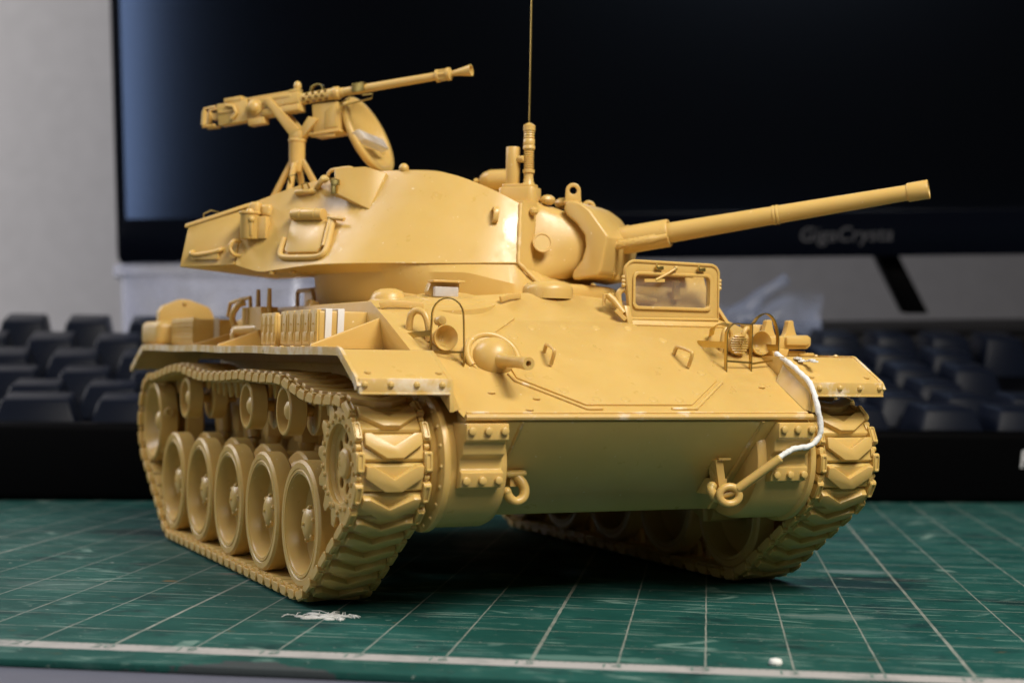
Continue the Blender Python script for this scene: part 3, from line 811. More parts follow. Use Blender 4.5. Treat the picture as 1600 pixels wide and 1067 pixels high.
# walk from the rear bottom forward (towards -y), up the sprocket, back along the top and down the idler
cyc = lowH[::-1]
k0 = min(range(len(cyc)), key=lambda i: (cyc[i][0] + 5.75) ** 2 + (cyc[i][1] - 2.96) ** 2)
k1 = min(range(len(cyc)), key=lambda i: (cyc[i][0] - 6.0) ** 2 + (cyc[i][1] - 3.06) ** 2)
seq = []
i = k1
while True:
    seq.append(cyc[i])
    if i == k0: break
    i = (i + 1) % len(cyc)
loop = seq + top
def length(L): return sum(math.dist(L[i], L[(i + 1) % len(L)]) for i in range(len(L)))
LT = length(loop); NL = round(LT / 0.402); pitch = LT / NL
def walk(L, n, phase):
    out = []; tot = length(L); d = phase * tot / n; i = 0; acc = 0.0
    for k in range(n):
        want = d + k * tot / n
        while acc + math.dist(L[i % len(L)], L[(i + 1) % len(L)]) < want:
            acc += math.dist(L[i % len(L)], L[(i + 1) % len(L)]); i += 1
        a, b_ = L[i % len(L)], L[(i + 1) % len(L)]
        t = (want - acc) / max(1e-9, math.dist(a, b_))
        out.append((a[0] + (b_[0] - a[0]) * t, a[1] + (b_[1] - a[1]) * t))
    return out
hp = pitch / 2
# the shoe: local x across the tank, local y along the run, local z away from the wheels
b = MB()
b.prism([(-hp + .012, -.045), (-hp + .045, -.08), (hp - .045, -.08), (hp - .012, -.045), (hp - .014, .0), (hp - .04, .04), (-hp + .04, .04), (-hp + .014, .0)], -0.425, 0.425, ((0, 0, 0), Y3, Z3, X3))
CH = [(-.408, .185), (-.31, .185), (0, -.005), (.31, .185), (.408, .185), (.408, .02), (.12, -.178), (-.12, -.178), (-.408, .02)]
low = [Vector((x, y, .03)) for x, y in CH]; topv = [Vector((x * .972, y * .94 - .003, .122)) for x, y in CH]
b.hexa(low, topv)
b.tube([(-0.445, -hp + .06, -.025), (0.445, -hp + .06, -.025)], 0.05, 8); b.tube([(-0.445, hp - .06, -.025), (0.445, hp - .06, -.025)], 0.05, 8)
b.hexa([(-.055, -.11, -.07), (.055, -.11, -.07), (.055, .11, -.07), (-.055, .11, -.07)], [(-.025, -.045, -.34), (.025, -.045, -.34), (.025, .045, -.34), (-.025, .045, -.34)])
shoe = b.data('track_link', M['plain'], bevel=0.008, seg=2)
b = MB()
b.prism(rrect(0.285, 0.125, 0.04, 3), -0.055, 0.055, ((0, 0, 0.012), Y3, Z3, X3))
b.plate(rrect(0.25, 0.085, 0.02, 2), [rrect(0.19, 0.045, 0.012, 2)[::-1]], 0.0, 0.022, ((0, 0, 0.07), Y3, X3, Z3))
b.plate(rrect(0.24, 0.09, 0.02, 2), [rrect(0.18, 0.05, 0.012, 2)[::-1]], 0.0, 0.012, ((0.055, 0, 0.012), Y3, Z3, X3))
b.tube([(0.03, -0.20, -.02), (-0.04, -0.20, -.02)], 0.045, 8)
conn = b.data('end_connector', M['plain'], bevel=0.008, seg=1)
for s in (-1, 1):
    tr = put('track', None, tank)
    P = walk(loop, NL, 0.35 if s < 0 else 0.1)
    for k in range(NL):
        a, c = P[k], P[(k + 1) % NL]; d_ = P[(k + 2) % NL]
        t = Vector((0, c[0] - a[0], c[1] - a[1])).normalized()
        nrm = Vector((0, -t.z, t.y))
        mid = Vector((s * WX, (a[0] + c[0]) / 2, (a[1] + c[1]) / 2))
        x = t.cross(nrm)
        rot = Matrix((x, t, nrm)).transposed().to_euler()
        put('track_link', shoe, tr, loc=mid, rot=rot)
        t2 = Vector((0, d_[0] - a[0], d_[1] - a[1])).normalized(); n2 = Vector((0, -t2.z, t2.y)); x2 = t2.cross(n2)
        rot2 = Matrix((x2, t2, n2)).transposed().to_euler()
        for e in (-1, 1):
            put('end_connector', conn, tr, loc=(s * WX + e * 0.475, c[0], c[1]), rot=rot2)

# ---- suspension arms, dampers and bump stops seen between the wheels
for s in (-1, 1):
    for i, y in enumerate(wheels):
        b = MB()
        y2 = y + (1.0 if i < 4 else -1.0)
        b.cyl((s * 2.4, y2, 1.62), (s * 2.95, y2, 1.62), 0.26, n=24)
        b.hexa([(s * 2.72, y2, 1.82), (s * 2.72, y2, 1.42), (s * 2.72, y, 0.98), (s * 2.72, y, 1.28)], [(s * 2.96, y2, 1.80), (s * 2.96, y2, 1.44), (s * 2.96, y, 1.0), (s * 2.96, y, 1.26)])
        b.cyl((s * 2.8, y, 1.142), (s * 3.5, y, 1.142), 0.16, n=20)
        b.build('suspension_arm', T, tank, bevel=0.02)
        b = MB()
        b.box((s * 2.7, y - .15, 2.35), (0.42, 0.42, 0.5)); b.cyl((s * 2.75, y - .15, 2.1), (s * 2.75, y - .15, 1.95), 0.16, 0.12)
        b.prism(rrect(0.5, 0.7, 0.12, 3), 2.42, 2.62, ((0, y - .15, 2.4), Y3, Z3, X3 * s))
        b.build('bump_stop', T, tank, bevel=0.02)
        if i != 2:
            d = -0.35 if i < 2 else 0.35
            b = MB(); p, q = Vector((s * 2.95, y + .25, 1.4)), Vector((s * 2.95, y + .25 + d * 1.6, 2.75))
            b.cyl(p, p.lerp(q, .55), 0.11); b.cyl(p.lerp(q, .45), q, 0.16); b.ball(q, 0.18, 12); b.ball(p, 0.14, 12)
            b.build('shock_absorber', T, tank)

# ================================================================== turret (built in its own frame: gun towards -y)
TA, TY_ = R(46), -0.5
TM = Matrix.Translation((0, TY_, 0)) @ Matrix.Rotation(TA, 4, 'Z')
def tput(o):
    o.location = (0, TY_, 0); o.rotation_euler = (0, 0, TA); return o
ch = [(0, -1.75, 4.95), (-0.6, -1.76, 4.95), (-1.2, -1.74, 5.0), (-1.86, -1.58, 5.115), (-2.2, -1.15, 5.10), (-2.5, -0.6, 5.08), (-2.74, 0.1, 5.07), (-2.80, 0.8, 5.065), (-2.70, 1.4, 5.06), (-2.5, 1.95, 5.04), (-2.32, 2.45, 5.0), (-2.13, 2.9, 4.97), (-2.02, 3.2, 5.02), (-1.93, 3.5, 5.10), (-1.0, 3.52, 5.1), (0, 3.52, 5.1)]
rf = [(0, -1.45, 6.12), (-0.5, -1.45, 6.12), (-1.0, -1.45, 6.12), (-1.47, -1.46, 6.11), (-1.50, -1.14, 6.28), (-1.50, -0.80, 6.43), (-1.54, -0.42, 6.57), (-1.58, -0.05, 6.65), (-1.62, 0.5, 6.675), (-1.68, 1.1, 6.66), (-1.70, 1.6, 6.60), (-1.70, 2.1, 6.53), (-1.66, 2.6, 6.42), (-1.58, 3.5, 6.15), (-0.8, 3.5, 6.2), (0, 3.5, 6.22)]
def resample(a, b_, n=5):
    A, B = smooth(a[:4], 3)[:-1] + smooth(a[3:14], n)[:-1] + a[13:], smooth(b_[:4], 3)[:-1] + smooth(b_[3:14], n)[:-1] + b_[13:]
    return A, B
CHs, RFs = resample(ch, rf)
def full(h):                                          # mirror the left half, rear to front to rear
    return h + [(-x, y, z) for x, y, z in h[-2:0:-1]]
CF, RF = full(CHs), full(RFs)
n = len(CF)
ang = [math.atan2(y, x) for x, y, z in CF]
def ringpt(a, r_, z): return (r_ * math.cos(a), r_ * math.sin(a), z)
A0 = [ringpt(a, 2.52, 4.40) for a in ang]
A1 = [ringpt(a, 2.60, 4.52) for a in ang]
A2 = []
for (x, y, z), a in zip(CF, ang):
    front = max(0.0, min(1.0, (-y - 0.9) / 0.7))
    A2.append(ringpt(a, 2.66 - 0.06 * front, 4.93 - 0.19 * front))
Rin = [(x * 0.8, y * 0.8 + 0.12, z + 0.05) for x, y, z in RF]
b = MB()
b.mesh(CF + RF + Rin + [(0, 0.6, 6.80)], [[q * n + i, q * n + (i + 1) % n, (q + 1) * n + (i + 1) % n, (q + 1) * n + i] for q in range(2) for i in range(n)] + [[2 * n + i, 2 * n + (i + 1) % n, 3 * n] for i in range(n)] + [list(range(n))[::-1]])
M['turret'] = plastic('glue_wet_tan_plastic')
nt = M['turret'].node_tree; pb = nt.nodes['Principled BSDF']
tc = add(nt, 'ShaderNodeTexCoord'); mp = add(nt, 'ShaderNodeMapping')
mp.inputs['Location'].default_value = (1.62, 1.38, -5.62); mp.inputs['Scale'].default_value = (1, 1, 1)
nt.links.new(tc.outputs['Object'], mp.inputs[0])
mp2 = add(nt, 'ShaderNodeMapping'); mp2.inputs['Scale'].default_value = (1.5, 1.5, 0.95); nt.links.new(mp.outputs[0], mp2.inputs[0])
ln = add(nt, 'ShaderNodeVectorMath', operation='LENGTH'); nt.links.new(mp2.outputs[0], ln.inputs[0])
nz = noise_tex(nt, 6, 4); ad = add(nt, 'ShaderNodeMath', operation='MULTIPLY_ADD'); ad.inputs[1].default_value = 0.5
nt.links.new(nz.outputs[0], ad.inputs[0]); nt.links.new(ln.outputs['Value'], ad.inputs[2])
rp = ramp(nt, ad.outputs[0], 0.42, 0.58)               # the glue run beside the front seam
old = pb.inputs['Roughness'].links[0].from_socket
mxr = add(nt, 'ShaderNodeMix', data_type='FLOAT'); nt.links.new(rp.outputs[0], mxr.inputs[0]); mxr.inputs[2].default_value = 0.24; nt.links.new(old, mxr.inputs[3])
nt.links.new(mxr.outputs[0], pb.inputs['Roughness'])
inv = add(nt, 'ShaderNodeMath', operation='SUBTRACT'); inv.inputs[0].default_value = 1.0; nt.links.new(rp.outputs[0], inv.inputs[1])
nt.links.new(inv.outputs[0], pb.inputs['Coat Weight']); pb.inputs['Coat Roughness'].default_value = 0.10
nb_ = noise_tex(nt, 9, 4, 0.6); bb_ = add(nt, 'ShaderNodeBump'); bb_.inputs['Strength'].default_value = 0.9; bb_.inputs['Distance'].default_value = 0.03
nt.links.new(nb_.outputs[0], bb_.inputs['Height']); nt.links.new(bb_.outputs[0], pb.inputs['Coat Normal'])
turret = tput(b.build('turret', M['turret'], tank, angle=24))
b = MB()
Cin = [(x * .988, y * .988, z + .004) for x, y, z in CF]
b.mesh(A0 + A1 + A2 + Cin, [[q * n + i, q * n + (i + 1) % n, (q + 1) * n + (i + 1) % n, (q + 1) * n + i] for q in range(3) for i in range(n)] + [list(range(n))[::-1], [3 * n + i for i in range(n)]])
b.build('turret_base', T, turret, angle=30)
b = MB(); b.tube([(x, y, z - .002) for x, y, z in CF[n // 2 - 34:n // 2 + 34]][:0] or [(x, y, z) for x, y, z in CHs[6:40]], .013, 6); b.build('seam_bead', M['rub'], turret, angle=60)
# front casting with a bulged cheek on either side of the gun
b = MB()
ni, nj = 16, 20
for s in (-1, 1):
    vs, fs = [], []
    for i in range(ni):
        u = i / (ni - 1)
        for j in range(nj):
            t = j / (nj - 1)
            z = 4.80 + t * 1.36
            ztop = min(1, max(0, (z - 5.115) / 1.0))
            xw = 1.86 - 0.40 * ztop if z > 5.115 else 1.86 + (5.115 - z) * 0.15
            x = xw - u * (xw - 0.62)
            e = max(0.0, 1 - ((z - 5.48) / 0.64) ** 2) ** 0.55
            uu_ = max(0.0, (u - 0.40) / 0.56)
            k_ = math.sin(min(1, uu_) * PI / 2) ** 1.15
            bul = 0.80 * k_ * e + 0.12 * min(1, u / .3) + 0.26 * u * max(0, (5.25 - z))
            vs.append((s * x, -1.53 - bul - 0.06 * (1 - ztop) * (1 - u), z))
    for i in range(ni - 1):
        for j in range(nj - 1):
            a = i * nj + j
            fs.append([a, a + 1, a + nj + 1, a + nj])
    # close it at the back
    o_ = len(vs)
    for i in (0, ni - 1):
        for j in range(nj):
            x, y, z = vs[i * nj + j]; vs.append((x * (0.97 if i == 0 else 1), -1.2, z))
    for q, i in ((0, 0), (1, ni - 1)):
        for j in range(nj - 1):
            a = o_ + q * nj + j
            fs.append([i * nj + j, a, a + 1, i * nj + j + 1])
    fs.append([i * nj + nj - 1 for i in range(ni)] + [o_ + 2 * nj - 1, o_ + nj - 1])
    fs.append([i * nj for i in range(ni)] + [o_ + nj, o_])
    b.mesh(vs, fs)
b.box((0, -1.45, 5.4), (1.5, 0.6, 1.3))
b.build('front_casting', M['turret'], turret, angle=50)
# the rolled lip the casting stands on
b = MB()
arc = [(2.47 * math.cos(R(a)), 2.47 * math.sin(R(a)), 4.66) for a in range(222, 319, 4)]
b.tube(arc, 0, flat=(0.30, 0.36, (0, 0, 1)))
b.build('turret_lip', T, turret, bevel=0.10, angle=60)
for s in (-1, 1):
    bead('weld_bead', [(s * 1.47, -1.49, 6.10), (s * 1.86, -1.60, 5.115), (s * 1.70, -1.97, 4.72), (s * 1.68, -2.0, 4.52)], 0.038, parent=turret)
# ---- gun shield, gun and coaxial gun
EL = math.atan(0.1545)
b = MB()
SP = [(-2.06, 6.06), (-2.10, 6.17), (-2.20, 6.20), (-2.36, 6.15), (-2.52, 6.03), (-2.84, 5.60), (-2.72, 5.02), (-2.66, 4.95), (-2.26, 4.88), (-2.22, 4.95), (-2.25, 5.04), (-2.39, 5.22), (-2.45, 5.43), (-2.43, 5.62), (-2.29, 5.81), (-2.12, 5.95)]
cc = []
for x, sh in ((-0.97, 0.0), (-0.5, -0.06), (0, -0.08), (0.5, -0.06), (0.97, 0.0)):
    cc.append([(x, y + (sh if -2.9 < y < -2.3 else 0), z) for y, z in SP])
m_ = len(SP)
vs = [p for c_ in cc for p in c_]
fs = [[i * m_ + j, i * m_ + (j + 1) % m_, (i + 1) * m_ + (j + 1) % m_, (i + 1) * m_ + j] for i in range(4) for j in range(m_)]
b.mesh(vs, fs + [list(range(m_)), [4 * m_ + j for j in range(m_)][::-1]])
shield = tput(b.build('gun_shield', T, tank, bevel=0.06, seg=3, angle=40))
for x in (-0.62, 0.62):
    dz_ = 0 if x < 0 else -.17
    b = MB(); b.plate([(-.135, -.14), (.135, -.14), (.125, .06)] + [(0.125 * math.cos(R(a)), .06 + .125 * math.sin(R(a))) for a in range(15, 180, 15)] + [(-.125, .06)], [circ(0.062, 16, 0, .06)[::-1]], -0.035, 0.035, ((x, -2.12 - dz_ * .6, 6.335 + dz_), Vector((0.35, -.94, 0)), Z3, Vector((.94, .35, 0))))
    b.box((x, -2.12, 6.19), (0.26, 0.26, 0.05))
    b.build('lifting_lug', T, shield, bevel=0.012)
b = MB(); b.lathe([(0.17, 0), (0.17, .12), (0.13, .2), (0, .22)], (0.62, -2.66, 5.72), (0, -1, .25), 20); b.box((0.62, -2.62, 5.78), (0.3, 0.25, 0.2)); b.build('sight_port', T, shield, bevel=0.02)
b = MB(); b.box((-0.35, -2.74, 5.14), (0.12, 0.12, 0.3)); b.box((-0.1, -2.74, 5.1), (0.10, 0.12, 0.36)); b.build('shield_rib', T, shield, bevel=0.03)
ga = Vector((0, -math.cos(EL), math.sin(EL)))
g0 = Vector((0, -3.63, 5.72))
def gpt(y): return g0 + ga * ((-3.63 - y) / math.cos(EL))
b = MB()
b.lathe([(0.235, 0), (0.235, 1.12), (0.225, 1.15), (0.185, 1.15), (0.185, 1.10)], gpt(-2.5), ga, 40)
gun = tput(b.build('gun_sleeve', T, tank, bevel=0.012, angle=40))
L2 = (7.85 - 3.55) / math.cos(EL)
b = MB()
yb = (5.42 - 3.55) / math.cos(EL); yc = (7.51 - 3.55) / math.cos(EL)
b.lathe([(0.172, 0), (0.150, yb), (0.127, yc), (0.127, L2 - .02), (0.09, L2 - .02), (0.085, L2 - .6), (0, L2 - .6)], gpt(-3.55), ga, 40)
brl = b.build('gun_barrel', T, gun, angle=40)
b = MB()
for d in (-.03, .03): b.lathe([(0.15, d - .025), (0.162, d - .018), (0.162, d + .018), (0.15, d + .025)], gpt(-3.55) + ga * yb, ga, 36)
b.build('barrel_band', T, gun, bevel=0.005, angle=60)
b = MB(); b.lathe([(0.127, 0), (0.148, 0.012), (0.152, 0.03), (0.154, L2 - yc), (0.12, L2 - yc), (0.11, L2 - yc - .15)], gpt(-7.51), ga, 40); b.build('muzzle_collar', T, gun, bevel=0.006, angle=40)
b = MB()
c0 = Vector((-0.52, -2.72, 5.46)); cx = c0 + ga * 1.02
b.lathe([(0.075, 0), (0.078, .80), (0.055, .83), (0.055, 1.02), (0.03, 1.02), (0.03, .9)], c0, ga, 18)
for i in range(7):
    for k in range(8):
        a = 2 * PI * (k + .5 * (i % 2)) / 8
        q = c0 + ga * (.2 + .085 * i) + Vector((math.cos(a), math.sin(a) * ga.z, math.sin(a) * -ga.y)) * 0.077
        b.ball(q, 0.014, 5)
b.lathe([(0.12, -.03), (0.12, .03), (0.09, .05)], c0, ga, 18)
tput(b.build('coaxial_gun', T, tank, angle=40))
for dx, dz in ((-.1, .18), (.1, .18), (-.12, -.18), (.1, -.2)):
    bb = MB(); bb.ball(c0 + Vector((dx, -.045, dz)), 0.035, 8); bb.build('bolt', T, shield)
# ---- rear stowage bin
b = MB()
b.hexa([(-1.93, 3.52, 5.10), (1.93, 3.52, 5.10), (1.6, 4.62, 5.03), (-1.93, 4.60, 5.06)], [(-1.58, 3.52, 6.13), (1.58, 3.52, 6.13), (1.5, 4.55, 5.79), (-1.78, 4.53, 5.78)])
bn = tput(b.build('stowage_bin', T, tank, bevel=0.025))
b = MB(); b.hexa([(-1.62, 3.44, 6.12), (1.62, 3.44, 6.12), (1.55, 4.60, 5.76), (-1.82, 4.58, 5.75)], [(-1.60, 3.44, 6.19), (1.60, 3.44, 6.19), (1.53, 4.60, 5.83), (-1.80, 4.58, 5.82)])
b.build('bin_lid', T, bn, bevel=0.015)

# ================================================================== fittings on the turret
def vv(*p): return Vector(p)
# pistol port
pn = vv(-.82, .22, .50).normalized()
ptl, ptr, pbr, pbl = vv(-1.90, 2.43, 5.84), vv(-2.09, 1.68, 5.81), vv(-2.50, 1.60, 5.23), vv(-2.19, 2.42, 5.25)
def q4(u, v, h=0.0):
    a = ptl.lerp(ptr, u); c = pbl.lerp(pbr, u); return a.lerp(c, v) + pn * h
b = MB()
ol = [(0.06, 0), (0.94, 0), (1, .08), (0.99, .84), (0.9, .97), (0.08, .98), (0, .9), (0, .06)]
b.hexa([q4(u, v, -0.10) for u, v in ol], [q4(u, v, 0.05) for u, v in ol])
pp_ = tput(b.build('pistol_port', T, tank, bevel=0.012))
b = MB()
b.cyl(q4(0.06, -.10, .09), q4(0.94, -.10, .09), 0.10, n=20)
b.build('hinge', T, pp_, bevel=0.012)
b = MB(); b.cyl(q4(0.30, -.10, .09), q4(0.34, -.10, .09), 0.108, n=20); b.cyl(q4(0.70, -.10, .09), q4(0.74, -.10, .09), 0.108, n=20); b.build('hinge_band', T, pp_)
b = MB(); b.tube(smooth([q4(-.10, .55, .03), q4(-.12, .95, .03), q4(0.0, 1.10, .03), q4(.5, 1.12, .03), q4(.98, 1.09, .03), q4(1.13, .90, .03), q4(1.17, .45, .04), q4(1.19, .02, .05)], 6), 0.05, 10); b.build('port_rim', M['rub'], pp_)
b = MB(); b.tube([q4(1.08, .82, .07), q4(1.10, .4, .08), q4(1.14, .0, .09)], 0.028, 8); b.tube([q4(1.08, -.02, .09), q4(1.25, .02, .10), q4(1.52, .03, .08)], 0.035, 8); b.build('latch_rod', T, pp_, angle=50)
# canister bracket near the rear corner
b = MB()
cn = vv(-.93, .18, .31).normalized()
c0_ = vv(-1.84, 3.22, 5.50) + cn * .10
b.lathe([(0.15, 0), (0.16, .02), (0.16, .42), (0.185, .43), (0.185, .47), (0.06, .47), (0.05, .52)], c0_ , Z3, 28)
can = tput(b.build('canister', T, tank, bevel=0.008))
b = MB(); b.box(c0_ + vv(.06, -.22, .2), (0.16, 0.2, 0.38)); b.ball(c0_ + vv(-.12, -.10, .33), 0.065, 10); b.box(c0_ + vv(-.13, -.10, .2), (.04, .06, .3)); b.build('clamp', T, can, bevel=0.03)
b = MB(); b.box((-1.74, 3.23, 6.06), (0.20, 0.20, 0.25)); b.box((-1.72, 3.03, 6.03), (0.14, 0.2, 0.22)); b.build('mount_block', T, can, bevel=0.06, seg=3)
# grab ring and bracket on the bin side
b = MB(); b.tube(smooth([vv(-1.84, 3.46, 5.50), vv(-1.98, 3.52, 5.50), vv(-2.02, 3.56, 5.38), vv(-1.99, 3.50, 5.27), vv(-1.86, 3.42, 5.26)], 5), 0.035, 8)
tput(b.build('grab_ring', T, tank, angle=60))
b = MB(); b.tube(smooth([vv(-1.83, 3.80, 5.37), vv(-1.93, 3.80, 5.36), vv(-1.95, 3.9, 5.32), vv(-1.97, 4.25, 5.27), vv(-1.96, 4.35, 5.30), vv(-1.86, 4.37, 5.33)], 4), 0.04, 8); b.box((-1.94, 4.08, 5.24), (.05, .5, .09))
b.build('step_bracket', T, bn, angle=60)
b = MB(); b.tube([vv(-1.68, 4.28, 5.88), vv(-1.70, 4.27, 6.0), vv(-1.70, 4.12, 6.06), vv(-1.68, 3.99, 6.03), vv(-1.66, 3.98, 5.95)], 0.013, 6); b.build('lid_loop', M['brass'], bn)
# guard plate standing off the turret side
b = MB()
tl, tm, tr_, br_, bl = vv(-2.02, 1.62, 6.70), vv(-1.92, 1.1, 6.73), vv(-1.70, .80, 6.64), vv(-2.09, .94, 5.99), vv(-2.12, 1.55, 6.27)
inn = vv(.055, .012, -.03)
b.hexa([tl, tm, tr_, br_, bl], [p + inn for p in (tl, tm, tr_, br_, bl)])
b.hexa([tl + inn, bl + inn, bl + vv(.05, -.05, 0), tl + vv(.05, -.05, 0)], [tl + vv(.42, .02, -.1), bl + vv(.25, 0, .05), bl + vv(.25, -.05, .05), tl + vv(.42, -.04, -.1)])
gp_ = tput(b.build('guard_plate', T, tank, bevel=0.03, seg=3))
b = MB(); b.box((-2.13, 1.56, 6.38), (.07, .10, .26)); b.box((-2.16, 1.53, 6.44), (.05, .16, .10)); b.build('brass_clip', M['brass'], gp_, bevel=0.01)
# brass eyes, cleats and the wire handle behind it
k_ = 0
for (p, s_) in ((vv(-1.66, 2.62, 6.50), 0.12), (vv(-1.80, 2.30, 6.36), .10), (vv(-1.78, 1.90, 6.48), .09), (vv(-1.78, 1.78, 6.47), .07)):
    b = MB(); b.tube([p, p + vv(-.06, 0, s_), p + vv(-.06, -s_, s_ * 1.2), p + vv(-.02, -s_ * 1.3, .02)], 0, flat=(.05, .014, (1, 0, .3)))
    tput(b.build('brass_eye', M['brass'], tank))
for (p, d) in ((vv(-1.76, 2.36, 6.33), vv(0, -.26, .02)), (vv(-1.76, 1.98, 6.42), vv(-.1, -.1, .12))):
    b = MB(); b.tube([p + vv(.04, .1, 0), p + vv(-.05, .05, 0), p + vv(-.05, 0, 0) + d, p + vv(.03, -.04, 0) + d], 0.05, 8); b.ball(p + d, .07, 10)
    tput(b.build('cleat', T, tank, angle=60))
b = MB(); b.tube(smooth([vv(-1.5, 2.02, 6.52), vv(-1.52, 1.95, 6.70), vv(-1.55, 1.75, 6.74), vv(-1.6, 1.5, 6.74), vv(-1.62, 1.4, 6.62)], 4), 0.032, 8)
tput(b.build('roof_handle', T, tank, angle=60))
b = MB(); b.tube(smooth([vv(-1.68, -1.10, 5.98), vv(-1.80, -1.18, 6.02), vv(-1.86, -1.21, 5.93), vv(-1.85, -1.19, 5.80), vv(-1.74, -1.12, 5.78)], 5), 0, flat=(.09, .035, (.5, -.8, 0)))
tput(b.build('side_eye', T, tank, bevel=0.008, angle=60))
b = MB(); b.ball((-1.58, .55, 6.72), .085, 12); tput(b.build('roof_nub', T, tank))
b = MB(); b.lathe([(0.16, 0), (0.17, .012), (0.16, .022), (0.14, .022), (0.13, .008)], vv(-1.385, -1.845, 5.47), vv(-.80, -.56, .2), 28); b.build('cheek_disc', M['plain'], turret)
b = MB(); b.ball((-1.36, -1.68, 5.99), .075, 10); b.build('cheek_nub', T, turret)
b = MB(); b.ball((-.85, -1.75, 6.22), .13, 12, (1.2, 1, .7)); b.ball((-.45, -1.9, 6.2), .16, 12, (1, 1, .6)); b.build('casting_lump', T, turret)
for k in range(3):
    b = MB(); b.lathe([(0.05, 0), (0.045, -.045), (0, -.05)], vv(-2.2 + .06 * k, 2.65 - k * .36, 4.965 + .012 * k), Z3, 10); b.build('bolt', T, turret)
# antenna foot, stub mast and whip
b = MB()
b.prism(rrect(.46, .66, .12, 4, -.92, -1.28), 6.0, 6.42, ((0, 0, 0), X3, Y3, Z3)); b.prism(rrect(.38, .56, .1, 4, -.92, -1.28), 6.40, 6.48, ((0, 0, 0), X3, Y3, Z3))
af = tput(b.build('antenna_base', T, tank, bevel=0.015))
b = MB(); b.cyl((-.92, -1.15, 6.44), (-.92, -1.15, 7.11), .118, n=28); b.cyl((-.95, -1.25, 6.9), (-.99, -1.38, 6.9), .06, n=12); b.build('mast_stub', T, af, bevel=0.012)
b = MB()
prof = [(.10, 6.44), (.10, 6.50), (.085, 6.52), (.085, 6.56), (.078, 6.58), (.078, 6.66), (.10, 6.67), (.10, 6.72), (.07, 6.73)]
z = 6.74
for k in range(9): prof += [(.068, z), (.085, z + .012), (.085, z + .022), (.068, z + .034)]; z += .036
prof += [(.10, z), (.10, z + .05), (.09, z + .06), (.095, z + .07), (.095, z + .16), (.085, z + .17)]
z += .18
for k in range(3): prof += [(.078, z), (.092, z + .01), (.092, z + .025), (.078, z + .04)]; z += .042
prof += [(.10, z), (.10, z + .09), (.085, z + .10), (.03, z + .13), (.0, z + .14)]
b.lathe(prof, (-.95, -1.44, 0), Z3, 24); b.build('antenna_insulator', T, af, angle=50)
b = MB(); b.tube([(-.95, -1.44, z + .1), (-.95, -1.445, 9.0), (-.952, -1.45, 12.5)], .0135, 6); b.build('antenna_whip', M['brass'], af)
# search light lying behind the antenna
b = MB()
b.lathe([(0, 0), (.045, .01), (.05, .05), (.03, .09), (.03, .11), (.09, .13), (.15, .20), (.18, .30)] + [q for k in range(6) for q in ((.182, .31 + .05 * k), (.188, .33 + .05 * k))] + [(.18, .68), (.14, .70), (.13, .6), (0, .6)], (.5, .08, 6.72), (0, -1, .02), 28)
b.box((.5, -.3, 6.5), (.12, .16, .2))
tput(b.build('search_light', T, tank, angle=50))
# hatch lid seen edge-on over the roof, and the opened cupola lid
b = MB(); b.lathe([(.55, 0), (.58, .03), (.58, .08), (.5, .12), (0, .14)], (.60, .85, 6.66), Z3, 36); tput(b.build('loader_hatch', T, tank, bevel=0.01, angle=40))
b = MB(); b.lathe([(.72, 6.5), (.72, 6.84), (.66, 6.88), (.56, 6.88), (.56, 6.5)], (.85, 1.55, 0), Z3, 48); tput(b.build('cupola', T, tank, bevel=0.02, angle=40))
ln_ = vv(-.02, -.90, .42).normalized()
lc = vv(.80, 2.32, 7.62)
b = MB()
b.lathe([(.66, .08), (.77, .08), (.79, .05), (.79, -.02), (.73, -.06), (.5, -.14), (0, -.19), (0, -.12), (.45, -.08), (.58, 0.0)], lc, ln_, 48, closed=True)
lid = tput(b.build('cupola_lid', T, tank, bevel=0.015, angle=40))
lu = Z3.cross(ln_).normalized(); lv = ln_.cross(lu)
b = MB(); b.prism([(-.3, -.2), (.66, -.12), (.80, .06), (-.2, -.0)], .04, .20, (lc + lv * -.12, -lu, lv, ln_)); b.build('vision_block', M['block'], lid, bevel=0.02)
b = MB(); b.box(lc - lu * -.55 + lv * -.28 - ln_ * .12, (.25, .25, .22)); b.build('lid_hinge', T, lid, bevel=0.05)

# ================================================================== machine gun on its post
MS = math.atan(.117)
ma = vv(0, -math.cos(MS), math.sin(MS)); mu = vv(0, math.sin(MS), math.cos(MS))
def mz(y, h=0.0, x=0.0): return vv(x, y, 8.6 - .117 * (y + .04) + h)
mg = put('machine_gun', None, tank); tput(mg)
def mbox(b, y0, y1, x, wx, h0, h1):
    fr = (mz(0, 0, x), X3, mu, vv(0, 1, -.117).normalized())
    b.prism([(-wx / 2, h0), (wx / 2, h0), (wx / 2, h1), (-wx / 2, h1)], y0, y1, fr)
b = MB()
mbox(b, 3.28, 4.98, 0, .20, -.22, .10); mbox(b, 4.35, 4.98, 0, .24, -.24, .16); mbox(b, 3.3, 4.3, 0, .24, -.06, .14); mbox(b, 3.3, 4.05, -.02, .26, -.20, -.09)
rc_ = b.build('receiver', T, mg, bevel=0.014)
b = MB(); mbox(b, 3.30, 4.45, 0, .18, .13, .19); mbox(b, 4.45, 4.82, -.02, .22, .15, .24); b.ball(mz(3.36, .26), .075, 12, (1, 1, 1.3)); mbox(b, 3.3, 3.5, 0, .2, .15, .2); b.build('top_cover', T, rc_, bevel=0.02)
b = MB(); b.lathe([(.15, 0), (.15, .05), (.11, .06), (.11, .10), (.07, .14), (0, .16)], mz(4.17, -.02, -.10), (-1, 0, 0), 24); b.build('trunnion_boss', T, rc_, bevel=0.008)
b = MB(); b.tube([mz(4.75, .10, -.14), mz(4.58, .06, -.17), mz(4.52, -.08, -.17), mz(4.62, -.16, -.16)], .035, 8); b.build('charging_handle', T, rc_, angle=50)
